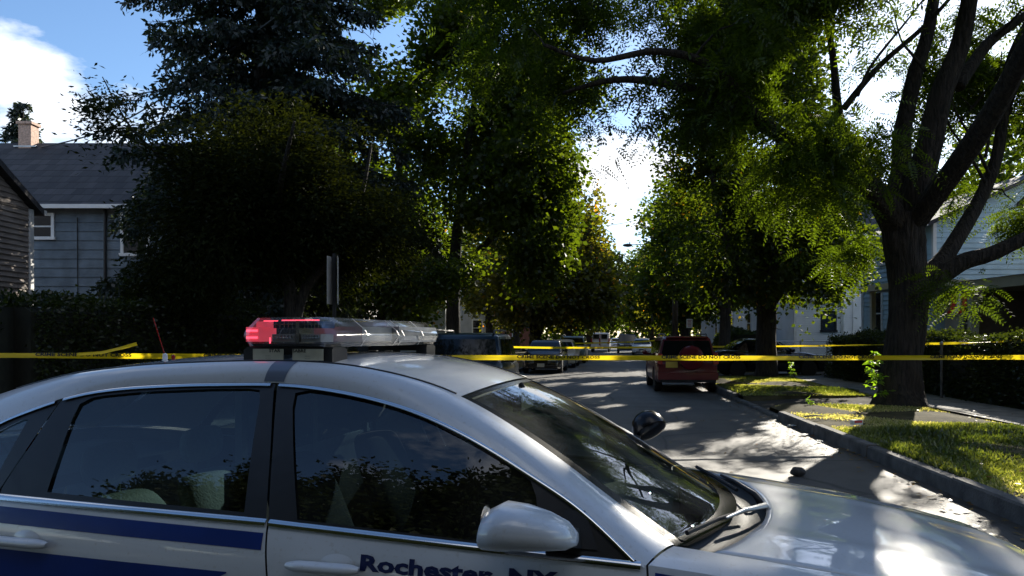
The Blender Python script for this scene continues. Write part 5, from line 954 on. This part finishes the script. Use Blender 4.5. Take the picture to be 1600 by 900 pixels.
mb = MB()
for z in (-.02, .006): mb.box((-.155, -.518, z), (.045, .004, .008))
mb.box((-.09, -.50, -.035), (.004, .004, .03)); mb.box((-.105, -.47, .043), (.06, .004, .004)); mb.box((-.02, -.40, .047), (.16, .004, .004)); mb.build('led_strip', M['led_red'], lb)
for k, (x0_, x1_) in enumerate(((-.075, .02), (.045, .125))):
    mb = MB(); mb.box(((x0_+x1_)/2, -.45, .028), (x1_-x0_, .10, .026)); mb.build('led_module', M['led_blue'], lb)
    mb = MB()
    for i in range(5): mb.box((x0_+.012+i*(x1_-x0_-.024)/4, -.502, .028), (.003, .006, .026))
    mb.box(((x0_+x1_)/2, -.503, .030), (x1_-x0_, .005, .003)); mb.build('led_grid', M['led_chrome'], lb)
    mb = MB(); mb.box(((x0_+x1_)/2, -.46, -.022), (x1_-x0_, .10, .030)); mb.build('led_housing', M['smoke'], lb)
    mb = MB()
    for i in range(6): mb.lathe([(.007, 0), (.006, -.003), (.002, .002)], (x0_+.012+i*(x1_-x0_-.024)/5, -.512, -.018), 'Y', 10)
    mb.build('led_row', M['led_chrome'], lb)
mb = MB(); mb.box((.033, -.46, .0), (.014, .11, .085)); mb.build('divider', M['led_chrome'], lb)
for y_ in (-.47, .50):
    MB().box((0, y_, -.070), (.36, .10, .028)).build('bracket', M['black_plastic'], lb)
    for x_ in (-.155, .155): MB().box((x_, y_, -.099), (.055, .12, .073)).build('foot', M['black_plastic'], lb)
for x0_, x1_ in ((-.138, -.012), (.026, .150)):
    mb = MB(); mb.box(((x0_+x1_)/2, -.536, -.083), (x1_-x0_, .004, .042)); lbp = mb.build('label_plate', M['label_cream'], lb)
    for j in range(2): text_mesh('|||||||| |||||| ||||', .006, 'fine_print', M['ink'], lbp, lambda x, y, j=j, c_=(x0_+x1_)/2: (c_+x*.7, -.5385, -.089-.008*j+y*.6))
    text_mesh('STAR' if x0_ < 0 else 'SABRE', .0165, 'label_text', M['ink'], lbp, lambda x, y, c_=(x0_+x1_)/2, s_=(.028 if x0_ < 0 else -.034): (c_+s_+x*1.2, -.5386, -.074+y), .0004)
# ---- cabin
mb = MB(); mb.grid(lambda u, v: (lambda p_: (p_[0], p_[1]*.94, p_[2]-.03))(roofp(u, v)), 16, 10); mb.build('headliner', M['headliner'], pc, smooth=180)
mb = MB(); mb.box((-1.6, 0, .36), (2.6, 1.5, .06)); mb.box((-3.32, 0, .96), (.75, 1.25, .05))
for s in (-1, 1): mb.grid(lambda u, v: (lambda x, z: (x, s*(Ws(x, z)-.075), z))(-3.0+u*2.5, .38+v*(zbl(-3.0+u*2.5)-.42)), 12, 4)
mb.build('floor_and_panels', M['interior'], pc)
mb = MB(); mb.loft([[(x, y, z) for x, z in ((-.42, .90), (-.60, .945), (-.80, .93), (-.88, .86), (-.82, .60), (-.40, .55))] for y in (-.72, -.3, .3, .72)], True, True); mb.build('dashboard', M['interior'], pc, smooth=30)
mb = MB(); st = Vector((-.98, .38, .90))
mb.tube([st+Vector((.06*math.sin(a), .185*math.cos(a), .175*math.sin(a))) for a in np.linspace(0, 6.2832, 28)], .014, 8, False); mb.tube([st-Vector((0, .18, 0)), st, st+Vector((0, .18, 0))], .018, 6); mb.tube([st, (-.82, .38, .82)], .03, 8); mb.build('steering_wheel', M['interior'], pc, smooth=60)
def seat(name, x, y, m, wid=.50, back=.62, head=True):
    mb = MB(); mb.loft([[(x+a, y+s*wid/2*k, z) for a, z in ((.0, .44), (.50, .46), (.54, .56), (.48, .61), (.05, .57))] for s, k in ((-1, 1), (-1, .75), (1, .75), (1, 1))], True, True)
    mb.loft([[(x-.02-.30*t+f, y+s_*wid/2*k, .50+back*t) for s_, f, k in ((-1, .05, 1), (-.7, .10, 1), (.7, .10, 1), (1, .05, 1), (1, -.04, 1), (-1, -.04, 1))] if False else [(x-.02-.24*t+f, y+s_*wid/2*kw, .50+back*t) for s_, f in ((-1, .04), (-.7, .09), (.7, .09), (1, .04), (1, -.05), (-1, -.05))] for t, kw in ((0, .95), (.3, 1.0), (.7, .97), (.93, .80), (1.0, .6))], True, True)
    o = mb.build(name, m, pc, smooth=180); sm = o.modifiers.new('soft', 'SUBSURF'); sm.levels = 2; sm.render_levels = 2
    if head:
        mb = MB(); mb.lathe([(.02, -.13), (.075, -.11), (.085, 0), (.075, .11), (.02, .13)], (0, 0, 0), 'Y', 16); mb.v = [(x-.26+a*.65, y+b, .50+back+.13+c_*1.1) for a, b, c_ in mb.v]; mb.tube([(x-.26, y-.05, .50+back-.03), (x-.26, y-.05, .50+back+.08)], .008, 6); mb.tube([(x-.26, y+.05, .50+back-.03), (x-.26, y+.05, .50+back+.08)], .008, 6); mb.build('headrest', m, o, smooth=60)
for y in (-.38, .38): seat('front_seat', -1.62, y, M['seat_dark'])
seat('rear_seat', -2.52, -.30, M['seat_pale'], .56, .40, True); seat('rear_seat', -2.52, .32, M['seat_pale'], .56, .40, True)
mb = MB(); mb.box((-1.98, 0, 1.08), (.02, 1.16, .05)); mb.box((-1.98, 0, 1.38), (.03, 1.05, .04))
for y in (-.56, 0, .56): mb.box((-1.98, y*.95, 1.2), (.03, .04, .40))
mb.box((-1.98, 0, .80), (.02, 1.25, .55)); mb.build('partition', M['grey_metal'], pc)
mb = MB(); mb.box((-1.98, .0, 1.23), (.008, 1.06, .29)); mb.build('partition_screen', M['glass_side'], pc)
mb = MB(); mb.loft([[(-1.02+a, y, 1.31+b) for a, b in ((-.015, -.035), (.02, -.03), (.02, .03), (-.015, .035))] for y in (-.11, .11)], True, True); mb.tube([(-1.0, 0, 1.33), (-1.03, 0, 1.385)], .01, 6); mb.build('rear_view_mirror', M['interior'], pc)
# ------------------------------------------------------------ barrier tape, pole, signs, litter
def ribbon(label, pts, width, text=False, wave=.25, seed=1, group='barrier tapes', cat='barrier tape', phase=0.0, tilt=.0, period=2.3):
    rt = np.random.default_rng(seed); Q = resample(pts, 160, 10); d = np.r_[0, np.cumsum(np.linalg.norm(np.diff(Q, axis=0), axis=1))]; nf = NF(seed, 1.0)
    T = np.gradient(Q, axis=0); T /= np.linalg.norm(T, axis=1, keepdims=True)
    tw = tilt+wave*np.array([math.sin(s*1.1+seed)+.6*math.sin(s*2.7+seed*2) for s in d])
    up_ = np.array([0, 0, 1.0])-T*T[:, 2:3]; up_ /= np.linalg.norm(up_, axis=1, keepdims=True); sd = np.cross(T, up_); A = up_*np.cos(tw)[:, None]+sd*np.sin(tw)[:, None]; Nn = np.cross(T, A)
    Nn *= np.sign(-(Nn*Q).sum(1, keepdims=True))
    root = thing('barrier_tape', label, cat, tuple(Q[0]), 0, group); O = Q[0]; mb = MB(); k = 5
    mb.loft([[tuple(Q[i]-O+A[i]*width*(j/(k-1)-.5)+Nn[i]*.004*math.sin(j*1.6+d[i]*2)) for j in range(k)] for i in range(160)], False, False); mb.build('ribbon', M['tape'], root, smooth=180)
    if text:
        s0 = phase
        while s0+1.6 < d[-1]:
            def fn(x, y):
                s = min(max(s0+x, 0), d[-1]); q = np.array([np.interp(s, d, Q[:, c]) for c in range(3)]); a = np.array([np.interp(s, d, A[:, c]) for c in range(3)]); n_ = np.array([np.interp(s, d, Nn[:, c]) for c in range(3)]); return tuple(q-O+a*(y-.004)+n_*.008)
            text_mesh('CRIME SCENE DO NOT CROSS', .068, 'lettering', M['ink'], root, lambda x, y: fn(x*1.40, y-.003), .0026, 'LEFT'); s0 += period
    return root
ribbon('nearest yellow barrier tape stretched across the whole street behind the police car', [(-9.6, 10.55, 1.325), (-7.2, 10.72, 1.317), (-3.6, 11.1, 1.285), (0, 11.7, 1.255), (4, 12.2, 1.235), (8.6, 12.8, 1.232), (9.8, 12.95, 1.235)], ( .078), True, .34, 2, phase=.55)
ribbon('thin yellow barrier tape across the street behind the red SUV', [at(735, 541, 30), at(860, 543.5, 30.2), at(980, 543, 30.5), at(1100, 542, 30.8), at(1225, 541, 31)], .076, False, .3, 5)
ribbon('far yellow barrier tape rising to the utility pole', [at(880, 537, 45), at(950, 535.5, 44), at(1000, 534, 43), at(1056, 529, 41.8)], .076, False, .3, 7)
ribbon('pale slack barrier tape running along the right hedge', [at(1212, 541, 26.3), at(1300, 540, 23.5), at(1400, 538.5, 20), at(1520, 535.5, 16.5), at(1660, 530, 14)], .055, False, .7, 9, tilt=.5)
ribbon('short twisted end of barrier tape caught in the left hedge', [at(120, 554, 10.6), at(160, 551, 10.7), at(190, 544, 10.85), at(214, 537, 11.1)], .05, False, .9, 11, tilt=.6)
# utility pole and lamps
po = thing('utility_pole', 'dark wooden utility pole with short lamp arm on the right kerb', 'utility pole', (9.02, 42, .1))
mb = MB(); mb.tube([(0, 0, -.1), (0, 0, 5), (.04, 0, 9.4)], [.17, .15, .12], 12); mb.build('pole', M['pole_wood'], po, smooth=180)
mb = MB(); mb.box((0, -.16, 8.2), (1.9, .10, .12)); mb.build('crossarm', M['pole_wood'], po)
mb = MB(); mb.tube([(.02, -.16, 5.55), (.35, -.25, 5.85), (.85, -.35, 6.05)], .035, 8); mb.build('lamp_arm', M['grey_metal'], po); mb = MB(); mb.lathe([(.02, -.22), (.09, -.15), (.12, .1), (.06, .26), (.02, .28)], (1.0, -.37, 6.07), 'X', 12); mb.build('lamp_head', M['grey_metal'], po, smooth=60)
mb = MB(); mb.lathe([(.16, -.4), (.20, -.36), (.20, .36), (.16, .4)], (.02, -.34, 7.1), 'Z', 14); mb.build('transformer', M['black_metal'], po, smooth=40)
sp_ = thing('street_lamp', 'street lamp whose long arm reaches over the far street', 'street lamp', (11.1, 60, .1))
mb = MB(); mb.tube([(0, 0, 0), (0, 0, 8.9)], [.12, .08], 10); mb.build('pole', M['pole_wood'], sp_, smooth=180); mb = MB(); mb.tube([(0, 0, 8.6), (-.8, 0, 8.78), (-1.7, 0, 8.75)], .035, 8); mb.build('arm', M['black_metal'], sp_)
mb = MB(); mb.lathe([(.02, -.42), (.10, -.30), (.15, .0), (.10, .30), (.03, .34)], (-1.95, 0, 8.72), 'X', 12); mb.lathe([(.04, 0), (.04, .16)], (-1.8, 0, 8.82), 'Z', 8); mb.build('lamp_head', M['black_metal'], sp_, smooth=60)
def wire(name, label, pts, r=.012, cat='cable'):
    mb = MB(); sp = smooth_path(pts, 8); o = thing(name, label, cat, tuple(sp[0])); mb.tube([p-sp[0] for p in sp], r, 6); mb.build('wire', M['black_metal'], o)
wire('service_cable', 'black cable sagging from the slate blue house ridge up across the sky', [at(60, 231.5, 29), at(135, 213, 26.5), at(210, 180, 24), at(330, 100, 21), at(465, 0, 18.5), at(600, -120, 16.5)], .026)
wire('overhead_wire', 'thin overhead wire leaving the utility pole across the bright sky', [at(1056, 333, 42), at(1010, 341, 43), at(960, 351, 44.5), at(880, 362, 47)], .012)
# signs
sg = thing('parking_sign', 'small white parking sign on a post behind the red SUV', 'sign', (8.87, 38, .1)); MB().box((0, 0, 1.2), (.05, .04, 2.5)).build('post', M['black_metal'], sg)
mb = MB(); mb.loft([[(x, y_, z) for x, z in ((-.15, 1.93), (.15, 1.93), (.155, 1.95), (.155, 2.36), (.14, 2.38), (-.14, 2.38), (-.155, 2.36), (-.155, 1.95))] for y_ in (-.028, -.024)], True, True); pl = mb.build('plate', M['white_trim'], sg)
mb = MB()
for z, w_ in ((2.30, .20), (2.24, .16), (2.17, .20), (2.09, .18), (2.02, .14)): mb.box((0, -.030, z), (w_, .003, .028))
mb.build('lines', mat('sign_red', (.45, .06, .05), .5), pl)
M['sign_back'] = mat('sign_back', (.34, .33, .31), .6, noise=.1)
ls = thing('street_sign', 'pair of narrow pale signs seen edge on at a dark post left of the street', 'sign', (-2.76, 11.8, .1)); MB().box((0, 0, 1.38), (.05, .05, 2.78)).build('post', M['black_metal'], ls)
for x, a in ((-.050, R(80)), (.056, R(100))): MB().box((x, 0, 2.35), (.30, .008, .74), a).build('plate', M['sign_back'], ls)
bs_ = thing('banner_sign', 'small blue and white sign on a thin post among the left trees', 'sign', (1.2, 46.6, .1)); MB().box((0, 0, 1.1), (.04, .04, 2.3)).build('post', M['black_metal'], bs_); o_ = MB().box((.02, -.03, 2.15), (.75, .02, .28)).build('plate', mat('sign_blue', (.10, .25, .5), .5), bs_); MB().box((.02, -.043, 2.22), (.75, .005, .10)).build('white_band', M['white_trim'], o_)
# chain link fence by the driveway and gate post
cf = thing('chain_link_fence', 'grey chain link fence between the driveway and the white annex', 'fence', (10.9, 31.6, .15))
for i in range(4): mb = MB(); mb.tube([(i*1.1, 0, 0), (i*1.1, 0, 1.28)], .03, 8); mb.build('post', M['grey_metal'], cf)
mb = MB(); mb.tube([(0, 0, 1.24), (3.3, 0, 1.24)], .022, 8); mb.build('rail', M['grey_metal'], cf); mb = MB()
for i in range(-12, 34):
    for sgn in (1, -1):
        a, b = (i*.1, 0.05), (i*.1+1.18, 1.22); pts = [a, b]; x0, x1 = max(0, a[0]), min(3.3, b[0])
        if x1 > x0+.05:
            zA, zB = .05+(x0-a[0])/1.18*1.17, .05+(x1-a[0])/1.18*1.17
            mb.tube([(x0, sgn*.004, zA), (x1, sgn*.004, zB)] if sgn > 0 else [(3.3-x0, sgn*.004, zA), (3.3-x1, sgn*.004, zB)], .004, 3, False)
mb.build('mesh', M['grey_metal'], cf)
gp_ = thing('gate_post', 'thin pale metal post standing in front of the right hedge', 'post', (9.95, 17.6, .15)); mb = MB(); mb.tube([(0, 0, 0), (0, 0, 1.25)], .028, 10); mb.build('shaft', M['kerb'], gp_); mb = MB(); mb.lathe([(.04, 0), (.045, .03), (.02, .07), (.002, .08)], (0, 0, 1.25), 'Z', 10); mb.build('cap', M['grey_metal'], gp_)
# stone, litter, stick
rg = np.random.default_rng(4); bm = bmesh.new(); bmesh.ops.create_icosphere(bm, subdivisions=3, radius=1); nf = NF(4, .5)
for v in bm.verts: c_ = np.array(v.co); f_ = 1+.10*float(nf(c_[None])[0]); v.co = (c_[0]*.10*f_, c_[1]*.06*f_, c_[2]*.055*f_)
me = bpy.data.meshes.new('stone'); bm.to_mesh(me); bm.free(); me.polygons.foreach_set('use_smooth', [True]*len(me.polygons))
o_ = link('stone', me, mat('dark_stone', (.035, .032, .03), .75, noise=.4, nscale=30, bump=.5, bscale=60)); o_.location = (3.24, 8.6, .052); o_.rotation_euler = (0, .12, .3); tag(o_, 'dark rounded stone lying on the road beyond the bonnet', 'stone')
M['paper'] = mat('paper', (.62, .62, .60), .8, noise=.1, nscale=20)
for i, (px, py, s, lb) in enumerate(((1237, 667, .14, 'crumpled white paper by the kerb, farthest of the three scraps'), (1256, 680, .17, 'flat white paper scrap by the kerb, between the other two'), (1280, 691, .11, 'small white paper scrap by the kerb, nearest to the viewer'))):
    Y = (CH-.01)*FPX/(py-HZ); x = (px-800)/FPX*Y; rg = random.Random(i); mb = MB(); mb.grid(lambda u, v: (s*(u-.5), s*.7*(v-.5), .012+s*(.22 if i != 1 else .08)*abs(math.sin(u*7+v*5+i))+.006*rg.random()), 6, 5)
    o_ = mb.build('paper_scrap', M['paper'], smooth=30); o_.location = (x, Y, 0); o_.rotation_euler = (0, 0, i*.9); tag(o_, lb, 'litter', 'paper scraps by the kerb'); sm = o_.modifiers.new('t', 'SOLIDIFY'); sm.thickness = .002
ct = thing('carton', 'small white and red carton lying on the lawn', 'litter', (5.42, 11.95, .20), .35)
mb = MB(); mb.box((0, 0, .035), (.19, .07, .075)); mb.build('box', M['paper'], ct); mb = MB(); mb.box((0, -.0365, .045), (.15, .002, .035)); mb.build('red_panel', mat('carton_red', (.5, .04, .04), .5), ct)
mb = MB(); mb.tube([(-.16, .02, 0), (.0, 0, .02), (.16, -.03, .015)], [.014, .016, .010], 7); o_ = mb.build('stick', mat('bare_wood', (.42, .36, .26), .8, noise=.2), smooth=180); o_.location = (5.2, 13.1, .20); tag(o_, 'short pale stick lying in the grass behind the carton', 'stick')
